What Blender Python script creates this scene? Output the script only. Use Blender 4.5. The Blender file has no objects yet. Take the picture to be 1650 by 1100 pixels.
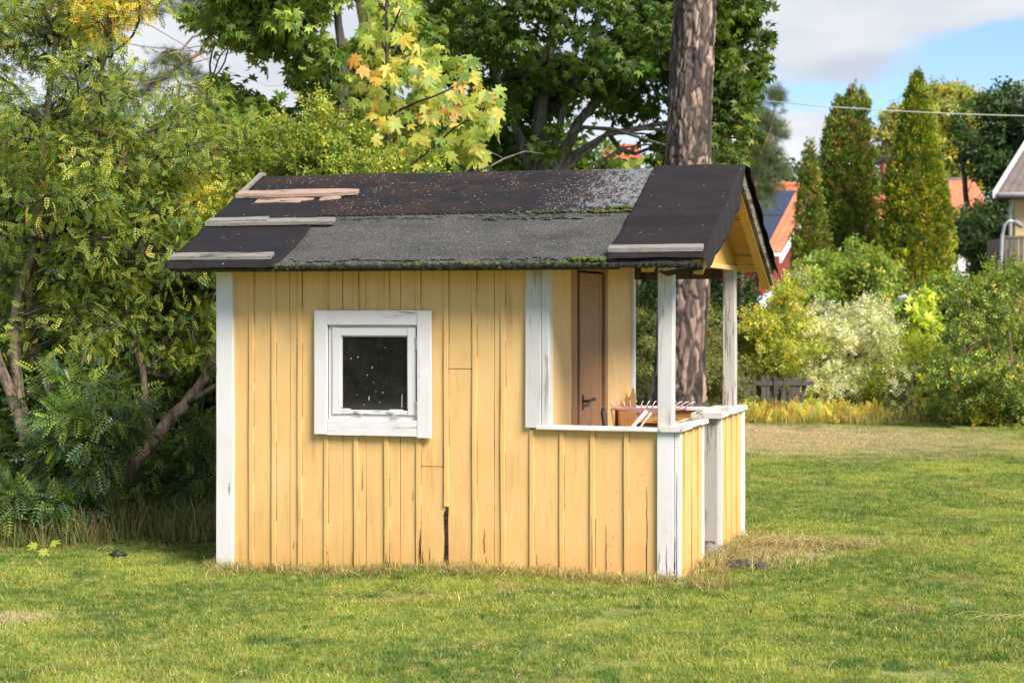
import bpy, bmesh, math, random
import numpy as np
from mathutils import Vector, Matrix, noise
random.seed(7); rng = np.random.default_rng(7)
R = math.radians
scene = bpy.context.scene
col = scene.collection

# ------------------------------------------------------------------ camera, sky, sun, exposure
F, CU, CV, H = 2900.0, 825.0, 498.0, 1.5         # focal length and principal point in photo pixels, eye height in metres
cam_d = bpy.data.cameras.new('camera'); cam = bpy.data.objects.new('camera', cam_d); col.objects.link(cam)
cam.location = (0, 0, H); cam.rotation_euler = (R(90), 0, 0)
cam_d.sensor_width = 36.0; cam_d.lens = 36.0*F/1650.0
cam_d.shift_y = -(550.0-CV)/1650.0
cam_d.clip_end = 2000; cam_d.clip_start = 0.1
cam_d.dof.use_dof = True; cam_d.dof.focus_distance = 10.4; cam_d.dof.aperture_fstop = 4.5
scene.camera = cam
SUN_EL, SUN_AZ = 43.0, 139.0                      # azimuth clockwise from +Y
sd = Vector((math.sin(R(SUN_AZ))*math.cos(R(SUN_EL)), math.cos(R(SUN_AZ))*math.cos(R(SUN_EL)), math.sin(R(SUN_EL))))
sl = bpy.data.lights.new('sun', 'SUN'); sl.energy = 4.25; sl.angle = R(26.0); sl.color = (1.0, 0.92, 0.80)
so = bpy.data.objects.new('sun', sl); col.objects.link(so); so.rotation_euler = sd.to_track_quat('Z', 'Y').to_euler()
so.location = (12, -2, 12)
scene.view_settings.view_transform = 'Standard'; scene.view_settings.look = 'None'
scene.view_settings.exposure = 0.92; scene.view_settings.gamma = 1.0; scene.view_settings.use_curve_mapping = False
scene.cycles.max_bounces = 8; scene.cycles.transparent_max_bounces = 8
scene.cycles.sample_clamp_indirect = 6

class NT:                                         # small node-tree helper
    def __init__(s, tree): s.t = tree; s.n = tree.nodes; s.l = tree.links; s.n.clear()
    def __call__(s, typ, props=None, **ins):
        nd = s.n.new(typ)
        for k, v in (props or {}).items(): setattr(nd, k, v)
        for k, v in ins.items():
            key = int(k[1:]) if k[0] == 'i' and k[1:].isdigit() else k.replace('_', ' ')
            sk = nd.inputs[key]
            if isinstance(v, bpy.types.NodeSocket): s.l.new(v, sk)
            else: sk.default_value = v
        return nd
    def math(s, op, a, b=0.0, clamp=False):
        m = s('ShaderNodeMath', {'operation': op, 'use_clamp': clamp}, i0=a, i1=b); return m.outputs[0]
    def mix(s, f, a, b, mode='MIX'):
        m = s('ShaderNodeMix', {'data_type': 'RGBA', 'blend_type': mode})
        for i, v in ((0, f), (6, a), (7, b)):
            if isinstance(v, bpy.types.NodeSocket): s.l.new(v, m.inputs[i])
            else: m.inputs[i].default_value = v if i == 0 else (*v[:3], 1)
        return m.outputs[2]
    def ramp(s, f, lo, hi, a=0.0, b=1.0):
        m = s('ShaderNodeMapRange', {'interpolation_type': 'SMOOTHSTEP'}, i0=f, i1=lo, i2=hi, i3=a, i4=b); return m.outputs[0]
    def noise(s, vec, scale, detail=4.0, rough=0.55, dist=0.0):
        m = s('ShaderNodeTexNoise', None, Vector=vec, Scale=scale, Detail=detail, Roughness=rough, Distortion=dist); return m.outputs[0]
    def map(s, vec, sc=(1, 1, 1), loc=(0, 0, 0)):
        m = s('ShaderNodeMapping', None, Vector=vec, Scale=sc, Location=loc); return m.outputs[0]

w = bpy.data.worlds.new('World'); scene.world = w; w.use_nodes = True
N = NT(w.node_tree)
sky = N('ShaderNodeTexSky', {'sky_type': 'NISHITA', 'sun_disc': False, 'sun_elevation': R(SUN_EL), 'sun_rotation': R(SUN_AZ), 'air_density': 1.0, 'dust_density': 0.3, 'ozone_density': 1.3})
tc = N('ShaderNodeTexCoord').outputs['Generated']
mp = N.map(tc, (1.0, 1.0, 2.6), (0.35, 0.2, 0.1))
n1 = N.noise(mp, 3.1, 6.0, 0.5, 0.2)
n2 = N.noise(mp, 13.0, 5.0, 0.55)
def blob(u, v, ru, rv, gain):                      # one cumulus at a direction of the sky
    d = Vector((u-CU, F, CV-v)).normalized()
    sub = N('ShaderNodeVectorMath', {'operation': 'SUBTRACT'}, i0=tc, i1=tuple(d)).outputs[0]
    sc = N('ShaderNodeVectorMath', {'operation': 'MULTIPLY'}, i0=sub, i1=(F/ru, F/ru, F/rv)).outputs[0]
    ln = N('ShaderNodeVectorMath', {'operation': 'LENGTH'}, i0=sc).outputs['Value']
    return N.ramp(ln, 0.25, 1.25, gain, 0.0)
acc = N.math('ADD', N.math('MULTIPLY', N.ramp(n1, 0.34, 0.56), 0.62), N.math('MULTIPLY', N.math('SUBTRACT', n2, 0.5), 0.9))
for b in [(1370, 40, 240, 95, 0.9), (1560, 0, 150, 42, 0.7), (1275, 235, 110, 75, 0.55), (1345, 200, 60, 50, 0.35), (1665, 175, 95, 65, 0.8), (1500, 165, 130, 45, -0.5), (1560, 105, 150, 60, -0.8), (1640, 70, 90, 45, -0.6), (1310, 160, 140, 28, -0.55), (1420, 240, 60, 60, 0.3),
          (250, 60, 260, 200, 0.5), (700, 150, 400, 200, 0.45), (1400, 170, 110, 40, -0.25)]:
    acc = N.math('ADD', acc, blob(*b))
mask = N.ramp(N.math('ADD', acc, N.math('MULTIPLY', N.math('SUBTRACT', N.noise(mp, 6.5, 6, .6, .4), 0.5), 0.9)), 0.15, 0.98)
shade = N.ramp(n2, 0.35, 0.7, 0.0, 1.0)
under = N.math('ADD', blob(1405, 118, 140, 38, 1.1), N.ramp(n1, 0.66, 0.50, 0.0, 0.35))
cloudc = N.mix(N.math('MULTIPLY', N.math('ADD', shade, N.ramp(N.noise(mp, 5.0, 5, .6), .35, .65)), 0.5), (4.5, 4.8, 5.25), (6.5, 6.5, 6.55)); cloudc = N.mix(N.math('MULTIPLY', under, 0.8, True), cloudc, (3.9, 4.35, 5.0))
skyc = N.mix(1.0, sky.outputs[0], (0.86, 0.98, 1.22), 'MULTIPLY')
cc = N.mix(mask, skyc, cloudc)
bg = N('ShaderNodeBackground', None, Color=cc, Strength=0.085)
N('ShaderNodeOutputWorld', None, Surface=bg.outputs[0])

# ------------------------------------------------------------------ helpers
def B(u, v, Y): return np.array([(u-CU)/F*Y, Y, H-(v-CV)/F*Y])      # a photo pixel at distance Y as a point of the place

def mesh_np(name, V, faces, k, cols=None, smooth=False):
    me = bpy.data.meshes.new(name); V = np.asarray(V, dtype=np.float32); faces = np.asarray(faces, dtype=np.int32)
    me.vertices.add(len(V)); me.vertices.foreach_set('co', V.ravel())
    nf = len(faces); me.loops.add(nf*k); me.polygons.add(nf)
    me.loops.foreach_set('vertex_index', faces.ravel())
    me.polygons.foreach_set('loop_start', np.arange(nf, dtype=np.int32)*k)
    me.polygons.foreach_set('loop_total', np.full(nf, k, dtype=np.int32))
    if smooth: me.polygons.foreach_set('use_smooth', np.ones(nf, dtype=bool))
    me.update(calc_edges=True)
    if cols is not None:
        c = np.ones((len(V), 4), dtype=np.float32); c[:, :3] = cols
        a = me.color_attributes.new('tint', 'FLOAT_COLOR', 'POINT'); a.data.foreach_set('color', c.ravel())
    return me

def link(name, me, mat=None, parent=None, kind=None):
    o = bpy.data.objects.new(name, me); col.objects.link(o)
    if mat and not me.materials: me.materials.append(mat)
    if parent: o.parent = parent
    if kind: o['kind'] = kind
    return o
def tag(o, label=None, cat=None, group=None, kind=None):
    for k, v in (('label', label), ('category', cat), ('group', group), ('kind', kind)):
        if v: o[k] = v
    return o
def empty(name, loc=(0, 0, 0), rz=0.0):
    o = bpy.data.objects.new(name, None); col.objects.link(o); o.location = loc; o.rotation_euler = (0, 0, rz); o.empty_display_size = 0.2; return o

class MB:                                          # collects shapes into one mesh
    def __init__(s): s.v = []; s.f = []
    def add(s, vs, fs):
        b = len(s.v); s.v += [tuple(p) for p in vs]; s.f += [tuple(i+b for i in f) for f in fs]; return s
    def box(s, x0, x1, y0, y1, z0, z1, c=0.0, M=None):
        if x1 < x0: x0, x1 = x1, x0
        if y1 < y0: y0, y1 = y1, y0
        if z1 < z0: z0, z1 = z1, z0
        if c <= 0:
            vs = [Vector((x, y, z)) for x in (x0, x1) for y in (y0, y1) for z in (z0, z1)]
            fs = [(0, 1, 3, 2), (4, 6, 7, 5), (0, 4, 5, 1), (2, 3, 7, 6), (0, 2, 6, 4), (1, 5, 7, 3)]
        else:
            bm = bmesh.new(); bmesh.ops.create_cube(bm, size=1.0)
            for q in bm.verts: q.co = Vector(((x0+x1)/2+q.co.x*(x1-x0), (y0+y1)/2+q.co.y*(y1-y0), (z0+z1)/2+q.co.z*(z1-z0)))
            bmesh.ops.bevel(bm, geom=bm.edges[:], offset=c, segments=1, profile=0.5, affect='EDGES')
            vs = [q.co.copy() for q in bm.verts]; fs = [tuple(q.index for q in fc.verts) for fc in bm.faces]; bm.free()
        if M is not None: vs = [M @ p for p in vs]
        return s.add(vs, fs)
    def tube(s, pts, rad, n=8, cap=True):
        pts = [Vector(p) for p in pts]; rings = []; up = Vector((0.13, 0.31, 0.94))
        for i, p in enumerate(pts):
            d = (pts[min(i+1, len(pts)-1)]-pts[max(i-1, 0)]).normalized()
            a = d.cross(up); a = a.normalized() if a.length > 1e-3 else Vector((1, 0, 0)); b2 = d.cross(a)
            r = rad[i] if hasattr(rad, '__len__') else rad
            rings.append([p+(a*math.cos(2*math.pi*k/n)+b2*math.sin(2*math.pi*k/n))*r for k in range(n)])
        fs = [(i*n+k, i*n+(k+1) % n, (i+1)*n+(k+1) % n, (i+1)*n+k) for i in range(len(pts)-1) for k in range(n)]
        if cap: fs += [tuple(range(n))[::-1], tuple((len(pts)-1)*n+k for k in range(n))]
        return s.add([p for r_ in rings for p in r_], fs)
    def build(s, name, mat, parent=None, smooth=False, kind=None):
        me = bpy.data.meshes.new(name); me.from_pydata(s.v, [], s.f)
        if smooth: me.polygons.foreach_set('use_smooth', [True]*len(me.polygons))
        me.update(); return link(name, me, mat, parent, kind)

def wood(x0, x1, y0, y1, z0, z1, axis=2, wob=0.0012, seg=7, c=0.002, seed=None):
    """a sawn board along one axis, with slightly wandering chamfered edges"""
    lo = [x0, y0, z0]; hi = [x1, y1, z1]; a, b = [i for i in range(3) if i != axis]
    prof = [(0, c), (c, 0), (1, -c), (2, 0), (3, -c), (4, 0)]
    ring = [(lo[a]+c, lo[b]), (hi[a]-c, lo[b]), (hi[a], lo[b]+c), (hi[a], hi[b]-c), (hi[a]-c, hi[b]), (lo[a]+c, hi[b]), (lo[a], hi[b]-c), (lo[a], lo[b]+c)]
    v = []; rs = random.Random(seed if seed is not None else random.random()); o = [rs.uniform(0, 50) for _ in range(2)]
    for i in range(seg+1):
        t = i/seg; L = lo[axis]+(hi[axis]-lo[axis])*t
        dx = (noise.noise((o[0], L*2.2, 0)))*wob*2; dy = noise.noise((o[1], L*2.2, 3))*wob
        for (p, q) in ring:
            co = [0, 0, 0]; co[a] = p+dx+rs.uniform(-wob, wob)*.3; co[b] = q+dy; co[axis] = L; v.append(tuple(co))
    n = 8; f = [(i*n+k, i*n+(k+1) % n, (i+1)*n+(k+1) % n, (i+1)*n+k) for i in range(seg) for k in range(n)]
    f += [tuple(range(n))[::-1], tuple(seg*n+k for k in range(n))]
    m = MB(); m.add(v, f); return m

# ------------------------------------------------------------------ materials
def mat(name):
    m = bpy.data.materials.new(name); m.use_nodes = True; return m, NT(m.node_tree)
def out(N, bsdf): N('ShaderNodeOutputMaterial', None, Surface=bsdf)

def painted(name, base, dirt, bare, wear=0.62, axis=2, rough=0.65, dirt_amt=0.5, speck=0.0, bumpd=0.0025, splash=False):
    m, N = mat(name); tc = N('ShaderNodeTexCoord').outputs['Object']
    rnd = N('ShaderNodeObjectInfo').outputs['Random']
    sh = N('ShaderNodeVectorMath', {'operation': 'ADD'}, i0=tc, i1=N('ShaderNodeCombineXYZ', None, X=N.math('MULTIPLY', rnd, 7.0), Y=0.0, Z=N.math('MULTIPLY', rnd, 13.0)).outputs[0]).outputs[0]
    sc = [1.0, 1.0, 1.0]; sc[axis] = 0.045
    g = N.noise(N.map(sh, tuple(sc)), 95.0, 5, 0.6, 0.3)             # grain
    sc2 = [1.0, 1.0, 1.0]; sc2[axis] = 0.16
    st = N.noise(N.map(sh, tuple(sc2)), 16.0, 5, 0.66, 0.5)           # streaks
    bl = N.noise(sh, 3.2, 4, 0.6)
    c = N.mix(N.ramp(bl, 0.35, 0.7, 0, 0.55), base, tuple(x*y for x, y in zip(base, (0.93, 0.86, 0.72))))
    c = N.mix(N.math('MULTIPLY', rnd, 0.25), c, tuple(x*0.86 for x in base))
    c = N.mix(N.math('MULTIPLY', N.ramp(st, 0.52, 0.78), dirt_amt), c, dirt)
    c = N.mix(N.math('MULTIPLY', N.ramp(g, 0.5, 0.75), 0.16), c, dirt)
    wr = N.math('ADD', N.math('MULTIPLY', g, 0.55), N.math('MULTIPLY', st, 0.6))
    wm = N.ramp(wr, wear, wear+0.05)
    c = N.mix(wm, c, bare)
    if splash:                                      # mud splashed up from the turf, and an uneven sun-bleached top coat
        zz_ = N('ShaderNodeSeparateXYZ', None, Vector=tc).outputs[2]
        edge = N.math('ADD', N.math('MULTIPLY', N.noise(N.map(tc, (1, 1, .35)), 9.0, 5, .65), 0.55), N.math('MULTIPLY', zz_, -1.15))
        c = N.mix(N.math('MULTIPLY', N.ramp(edge, -0.12, 0.36), 0.6), c, (0.62, 0.34, 0.095))
        c = N.mix(N.math('MULTIPLY', N.ramp(N.noise(N.map(tc, (1, 1, .5), (5, 0, 2)), 2.1, 5, .65, .4), 0.5, 0.72), 0.45), c, (0.78, 0.55, 0.25))
        c = N.mix(N.math('MULTIPLY', N.math('MULTIPLY', N.ramp(N.noise(N.map(tc, (1, 1, .10), (2, 0, 2)), 24.0, 4, .6), 0.52, 0.72), N.ramp(N.noise(tc, 1.7, 3), .42, .62)), 0.5), c, (0.40, 0.185, 0.04))
    if speck:
        vo = N('ShaderNodeTexVoronoi', {'feature': 'F1'}, Vector=tc, Scale=30.0, Randomness=1.0)
        near = N.ramp(vo.outputs['Distance'], 0.04, 0.09, 1.0, 0.0)
        pick = N.ramp(N('ShaderNodeSeparateColor', None, Color=vo.outputs['Color']).outputs[0], 1-speck, 1-speck+0.01)
        c = N.mix(N.math('MULTIPLY', near, pick), c, (0.06, 0.04, 0.025))
    hgt = N.math('SUBTRACT', N.math('ADD', N.math('MULTIPLY', g, 0.5), N.math('MULTIPLY', N.noise(tc, 220.0, 3), 0.25)), N.math('MULTIPLY', wm, 0.5))
    bp = N('ShaderNodeBump', None, Strength=0.75, Distance=bumpd, Height=hgt)
    b = N('ShaderNodeBsdfPrincipled', None, Base_Color=c, Roughness=N.ramp(g, 0.3, 0.8, rough-0.12, rough+0.15), Normal=bp.outputs[0])
    b.inputs['Specular IOR Level'].default_value = 0.35
    out(N, b.outputs[0]); return m

Y_BASE, Y_DIRT, Y_BARE = (0.74, 0.480, 0.198), (0.50, 0.27, 0.07), (0.16, 0.10, 0.06)
yellow = painted('yellow_paint', Y_BASE, Y_DIRT, Y_BARE, 0.765, 2, speck=0.06, splash=True)
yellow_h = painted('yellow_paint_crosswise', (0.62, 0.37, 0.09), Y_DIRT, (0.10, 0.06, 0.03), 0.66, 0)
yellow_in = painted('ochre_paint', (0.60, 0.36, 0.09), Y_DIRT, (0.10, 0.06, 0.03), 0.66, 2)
batten_m = painted('yellow_batten_paint', (0.74, 0.472, 0.188), Y_DIRT, Y_BARE, 0.76, 2, dirt_amt=0.55, splash=True)
white = painted('white_paint', (0.71, 0.695, 0.72), (0.46, 0.43, 0.38), (0.20, 0.18, 0.155), 0.70, 2, rough=0.5, dirt_amt=0.42, speck=0.03)
white_h = painted('white_paint_crosswise', (0.71, 0.695, 0.715), (0.48, 0.45, 0.40), (0.17, 0.15, 0.13), 0.665, 0, rough=0.5, dirt_amt=0.45, speck=0.04)
white_y = painted('white_paint_lengthwise', (0.66, 0.65, 0.62), (0.48, 0.44, 0.38), (0.17, 0.15, 0.13), 0.62, 1, rough=0.55, dirt_amt=0.5, speck=0.04)
grey_post = painted('weathered_white_paint', (0.47, 0.44, 0.41), (0.33, 0.28, 0.24), (0.22, 0.18, 0.15), 0.62, 2, dirt_amt=0.8, speck=0.06)
worn_white = painted('worn_white_paint', (0.58, 0.575, 0.57), (0.27, 0.25, 0.22), (0.36, 0.33, 0.29), 0.645, 2, dirt_amt=0.85, speck=0.04)
brown = painted('brown_door_paint', (0.34, 0.175, 0.085), (0.15, 0.075, 0.04), (0.07, 0.045, 0.035), 0.72, 2, dirt_amt=0.6)
greywood = painted('grey_weathered_wood', (0.235, 0.22, 0.205), (0.12, 0.108, 0.098), (0.06, 0.05, 0.045), 0.62, 0, dirt_amt=0.8, rough=0.7, bumpd=0.004)
pinkwood = painted('faded_wood', (0.36, 0.255, 0.20), (0.19, 0.125, 0.095), (0.07, 0.05, 0.04), 0.63, 0, dirt_amt=0.7, rough=0.7, bumpd=0.004)
darkwood = painted('dark_wood', (0.10, 0.07, 0.05), (0.05, 0.035, 0.025), (0.03, 0.02, 0.015), 0.6, 2)
rustwood = painted('orange_brown_wood', (0.36, 0.16, 0.045), (0.14, 0.06, 0.02), (0.04, 0.025, 0.015), 0.64, 2, dirt_amt=0.9)
fence_m = painted('grey_fence_wood', (0.085, 0.078, 0.07), (0.09, 0.08, 0.07), (0.06, 0.05, 0.045), 0.6, 2, dirt_amt=0.8)

def felt(name, c0, c1, lichen=0.0, gran=0.0, stain=None):
    m, N = mat(name); tc = N('ShaderNodeTexCoord').outputs['Object']
    b1 = N.noise(N.map(tc, (1.0, 2.2, 1.0)), 3.0, 5, 0.6, 0.5)
    c = N.mix(N.ramp(b1, 0.38, 0.62), c0, c1)
    c = N.mix(N.math('MULTIPLY', N.ramp(N.noise(tc, 9.0, 4), 0.5, 0.75), 0.5), c, tuple(x*0.5 for x in c0))
    hg = N.noise(tc, 260.0, 3)
    rg = 0.66
    if gran:
        g = N.noise(tc, 330.0, 2, 0.7); g2 = N.noise(tc, 150.0, 3, 0.7)
        gg = N.math('ADD', N.math('MULTIPLY', g, 0.6), N.math('MULTIPLY', g2, 0.4))
        c = N.mix(N.math('MULTIPLY', N.ramp(gg, 0.49, 0.60), N.ramp(N.noise(N.map(tc, (1, 2.5, 1)), 2.4, 4), 0.25, 0.6, 0.5*gran, gran)), c, (0.25, 0.245, 0.21))
        c = N.mix(N.math('MULTIPLY', N.ramp(N.noise(N.map(tc, (0.6, 2.5, 1)), 3.4, 4), 0.58, 0.72), 0.55), c, (0.035, 0.034, 0.038))
        hg = gg; rg = 0.85
    if lichen:
        vo = N('ShaderNodeTexVoronoi', {'feature': 'F1'}, Vector=N.map(tc, (1.0, 0.7, 1.0)), Scale=115.0)
        sz = N('ShaderNodeSeparateColor', None, Color=vo.outputs['Color'])
        dot = N.ramp(N.math('SUBTRACT', vo.outputs['Distance'], N.math('MULTIPLY', sz.outputs[1], 0.28)), 0.0, 0.12, 1.0, 0.0)
        dens = N.noise(N.map(tc, (1.0, 1.0, 1.0), (3.1, 0, 0)), 2.6, 4, 0.6)
        gx = N('ShaderNodeSeparateXYZ', None, Vector=tc)
        dens = N.math('ADD', dens, N.math('MULTIPLY', N.ramp(gx.outputs[0], -1.15, -0.38), lichen*0.50))
        pick = N.ramp(N.math('ADD', N.math('MULTIPLY', dens, 0.8), N.math('MULTIPLY', sz.outputs[0], 0.45)), 0.77, 0.85)
        c = N.mix(N.math('MULTIPLY', dot, pick), c, (0.50, 0.51, 0.50))
        yl = N.ramp(N.math('ADD', N.math('MULTIPLY', N.noise(N.map(tc, (1, 1, 1), (9, 4, 0)), 4.0, 3), 0.8), N.math('MULTIPLY', sz.outputs[2], 0.4)), 0.78, 0.84)
        c = N.mix(N.math('MULTIPLY', dot, yl), c, (0.38, 0.26, 0.05))
    if lichen:                                       # milky lichen bloom thickening beside the newer sheet
        gxx = N('ShaderNodeSeparateXYZ', None, Vector=tc).outputs[0]
        st_ = N.noise(N.map(tc, (1.0, 0.35, 1.0), (0, 2, 0)), 30.0, 6, 0.8, 0.4)
        c = N.mix(N.math('MULTIPLY', N.ramp(N.math('ADD', N.math('MULTIPLY', st_, 1.1), N.ramp(gxx, -1.3, -0.36, 0, 0.34)), 0.78, 0.94), 0.42), c, (0.33, 0.34, 0.36))
    # scattered pale flecks
    vf = N('ShaderNodeTexVoronoi', {'feature': 'F1'}, Vector=tc, Scale=22.0)
    pf = N.ramp(N('ShaderNodeSeparateColor', None, Color=vf.outputs['Color']).outputs[0], 0.80, 0.81)
    c = N.mix(N.math('MULTIPLY', N.ramp(vf.outputs['Distance'], 0.05, 0.10, 1, 0), pf), c, (0.42, 0.41, 0.36))
    bp = N('ShaderNodeBump', None, Strength=0.9 if gran else 0.4, Distance=0.004 if gran else 0.0015, Height=hg)
    b = N('ShaderNodeBsdfPrincipled', None, Base_Color=c, Roughness=N.ramp(b1, 0.35, 0.65, rg-0.12, rg+0.1), Normal=bp.outputs[0])
    b.inputs['Specular IOR Level'].default_value = 0.2
    out(N, b.outputs[0]); return m
felt_old = felt('old_roofing_felt', (0.014, 0.012, 0.012), (0.030, 0.019, 0.016), lichen=1.0)
felt_new = felt('newer_roofing_felt', (0.015, 0.011, 0.0105), (0.022, 0.016, 0.015))
felt_left = felt('dark_roofing_felt', (0.020, 0.014, 0.012), (0.013, 0.014, 0.018))
felt_gran = felt('granular_roofing_felt', (0.018, 0.018, 0.020), (0.032, 0.031, 0.029), gran=0.95)

def leaf(name, trans=0.42, rough=0.5, sat=1.0, tl=(1.25, 1.3, 0.5)):
    m, N = mat(name); a = N('ShaderNodeAttribute', {'attribute_name': 'tint'}).outputs['Color']
    g = N('ShaderNodeNewGeometry')
    b = N('ShaderNodeBsdfPrincipled', None, Base_Color=a, Roughness=rough); b.inputs['Specular IOR Level'].default_value = 0.35
    t = N('ShaderNodeBsdfTranslucent', None, Color=N.mix(1.0, a, tl, 'MULTIPLY'))
    mx = N('ShaderNodeMixShader', None, i0=trans, i1=b.outputs[0], i2=t.outputs[0])
    out(N, mx.outputs[0]); return m
leaf_m = leaf('leaves'); leaf_maple = leaf('maple_leaves', 0.42, 0.45); needle_m = leaf('needles', 0.15, 0.7, tl=(1, 1, 0.6))
leaf_gloss = leaf('glossy_leaves', 0.28, 0.36)

def bark(name, c0, c1, scale=14.0, dist=0.02):
    m, N = mat(name); tc = N('ShaderNodeTexCoord').outputs['Object']
    v = N.noise(N.map(tc, (1, 1, 0.28)), scale, 6, 0.65, 0.6)
    c = N.mix(N.ramp(v, 0.36, 0.62), c0, c1)
    c = N.mix(N.math('MULTIPLY', N.ramp(N.noise(tc, 5.0, 4), 0.5, 0.7), 0.5), c, (0.10, 0.115, 0.07))
    bp = N('ShaderNodeBump', None, Strength=1.0, Distance=dist, Height=v)
    b = N('ShaderNodeBsdfPrincipled', None, Base_Color=c, Roughness=0.85, Normal=bp.outputs[0]); out(N, b.outputs[0]); return m
bark_dark = bark('dark_bark', (0.02, 0.016, 0.012), (0.085, 0.065, 0.05))
bark_grey = bark('grey_bark', (0.035, 0.032, 0.027), (0.145, 0.135, 0.115), 20)
bark_red = bark('pine_branch_bark', (0.10, 0.05, 0.03), (0.34, 0.19, 0.12), 16)
bark_brown = bark('brown_bark', (0.05, 0.036, 0.026), (0.24, 0.175, 0.125), 22, 0.03)

def simple(name, c, rough=0.6, metal=0.0, spec=0.4, var=0.0, scale=8.0, c2=None, bumpd=0.0, stretch=(1, 1, 1)):
    m, N = mat(name); tc = N('ShaderNodeTexCoord').outputs['Object']; n = N.noise(N.map(tc, stretch), scale, 5, 0.6)
    cc = N.mix(N.ramp(n, 0.35, 0.65), c, c2 or tuple(x*(1-var) for x in c))
    b = N('ShaderNodeBsdfPrincipled', None, Base_Color=cc, Roughness=rough, Metallic=metal); b.inputs['Specular IOR Level'].default_value = spec
    if bumpd:
        bp = N('ShaderNodeBump', None, Strength=0.8, Distance=bumpd, Height=n); N.l.new(bp.outputs[0], b.inputs['Normal'])
    out(N, b.outputs[0]); return m

# ------------------------------------------------------------------ ground
DRY = [((3.0, 20.7), (3.3, 2.8)), ((1.9, 22.0), (2.3, 1.6)), ((-2.6, 9.0), (0.32, 0.22)), ((1.45, 11.1), (0.55, 0.35))]
def gh(x, y):
    x = np.asarray(x, float); y = np.asarray(y, float)
    h = -0.035*np.clip((-0.2-x)/1.6, 0, 1.6) + 0.006*np.sin(x*9.1+y*4.3)*np.sin(y*7.7-x*2.1) + 0.012*np.sin(x*1.7+1.0)*np.sin(y*1.3) + 0.010*np.sin(x*3.9+y*2.1)
    far = np.clip((y-26)/40, 0, 1); return h*(1-far)
def lawn_nodes(N, blades):
    P = N('ShaderNodeNewGeometry').outputs['Position']; flat = N.map(P, (1, 1, 0))
    a = N.noise(flat, 0.75, 5, 0.6, 0.4); b = N.noise(N.map(P, (1, 1, 0), (7, 3, 0)), 2.3, 5, 0.65, 0.3); c3 = N.noise(N.map(P, (1, 1, 0), (17, 13, 0)), 9.0, 4, 0.65)
    d = N.noise(N.map(P, (1, 0.75, 0), (31, 3, 0)), 1.3, 5, 0.65, 0.6)
    c = N.mix(N.ramp(a, 0.36, 0.62), (0.14, 0.235, 0.036), (0.38, 0.43, 0.075))
    c = N.mix(N.ramp(b, 0.42, 0.66), c, (0.12, 0.21, 0.04))
    c = N.mix(N.math('MULTIPLY', N.ramp(c3, 0.42, 0.66), 0.75), c, (0.50, 0.47, 0.11))
    c = N.mix(N.math('MULTIPLY', N.ramp(d, 0.54, 0.72), 0.75), c, (0.45, 0.36, 0.13))
    sx = N('ShaderNodeSeparateXYZ', None, Vector=P)
    for (cx, cy), (rx, ry) in DRY:
        v = N('ShaderNodeVectorMath', {'operation': 'MULTIPLY'}, i0=N('ShaderNodeVectorMath', {'operation': 'SUBTRACT'}, i0=flat, i1=(cx, cy, 0)).outputs[0], i1=(1/rx, 1/ry, 0)).outputs[0]
        ln = N('ShaderNodeVectorMath', {'operation': 'LENGTH'}, i0=v).outputs['Value']
        k = N.math('ADD', ln, N.math('MULTIPLY', N.math('SUBTRACT', b, 0.5), 1.6))
        c = N.mix(N.math('MULTIPLY', N.ramp(k, 0.30, 1.30, 1, 0), 0.68), c, (0.66, 0.50, 0.31))
    return c, b, c3
gm, N = mat('lawn_ground'); c, b_, c3_ = lawn_nodes(N, False)
c = N.mix(0.55, c, (0.07, 0.06, 0.03))
bp = N('ShaderNodeBump', None, Strength=0.8, Distance=0.03, Height=c3_)
bs = N('ShaderNodeBsdfPrincipled', None, Base_Color=c, Roughness=0.95, Normal=bp.outputs[0]); out(N, bs.outputs[0])
grass_m, N = mat('grass_blades'); c, b_, c3_ = lawn_nodes(N, True)
at = N('ShaderNodeAttribute', {'attribute_name': 'tint'}).outputs['Color']; c = N.mix(1.0, c, at, 'MULTIPLY')
bs = N('ShaderNodeBsdfPrincipled', None, Base_Color=c, Roughness=0.55); bs.inputs['Specular IOR Level'].default_value = 0.3
tr = N('ShaderNodeBsdfTranslucent', None, Color=N.mix(1.0, c, (1.2, 1.25, 0.5), 'MULTIPLY'))
out(N, N('ShaderNodeMixShader', None, i0=0.38, i1=bs.outputs[0], i2=tr.outputs[0]).outputs[0])

xs = np.concatenate([np.linspace(-400, -12, 20), np.linspace(-11, 11, 89), np.linspace(12, 400, 20)])
ys = np.concatenate([np.linspace(-60, 2, 12), np.linspace(2.5, 30, 111), np.linspace(32, 700, 30)])
GX, GY = np.meshgrid(xs, ys); GZ = gh(GX, GY)
nx, ny = len(xs), len(ys); idx = np.arange(nx*ny).reshape(ny, nx)
gf = np.stack([idx[:-1, :-1], idx[:-1, 1:], idx[1:, 1:], idx[1:, :-1]], -1).reshape(-1, 4)
link('ground', mesh_np('ground', np.stack([GX, GY, GZ], -1).reshape(-1, 3), gf, 4, smooth=True), gm, kind='structure')

# house frame, needed by the grass too
ANG = math.atan(853/F); HO = np.array([0.9286, 9.9, 0.0])
ex = np.array([math.cos(ANG), -math.sin(ANG), 0]); ey = np.array([math.sin(ANG), math.cos(ANG), 0])
def to_house(x, y): dx, dy = x-HO[0], y-HO[1]; return dx*ex[0]+dy*ex[1], dx*ey[0]+dy*ey[1]
def hw(x, y, z=0.0): return HO+ex*x+ey*y+np.array([0, 0, z])

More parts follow.
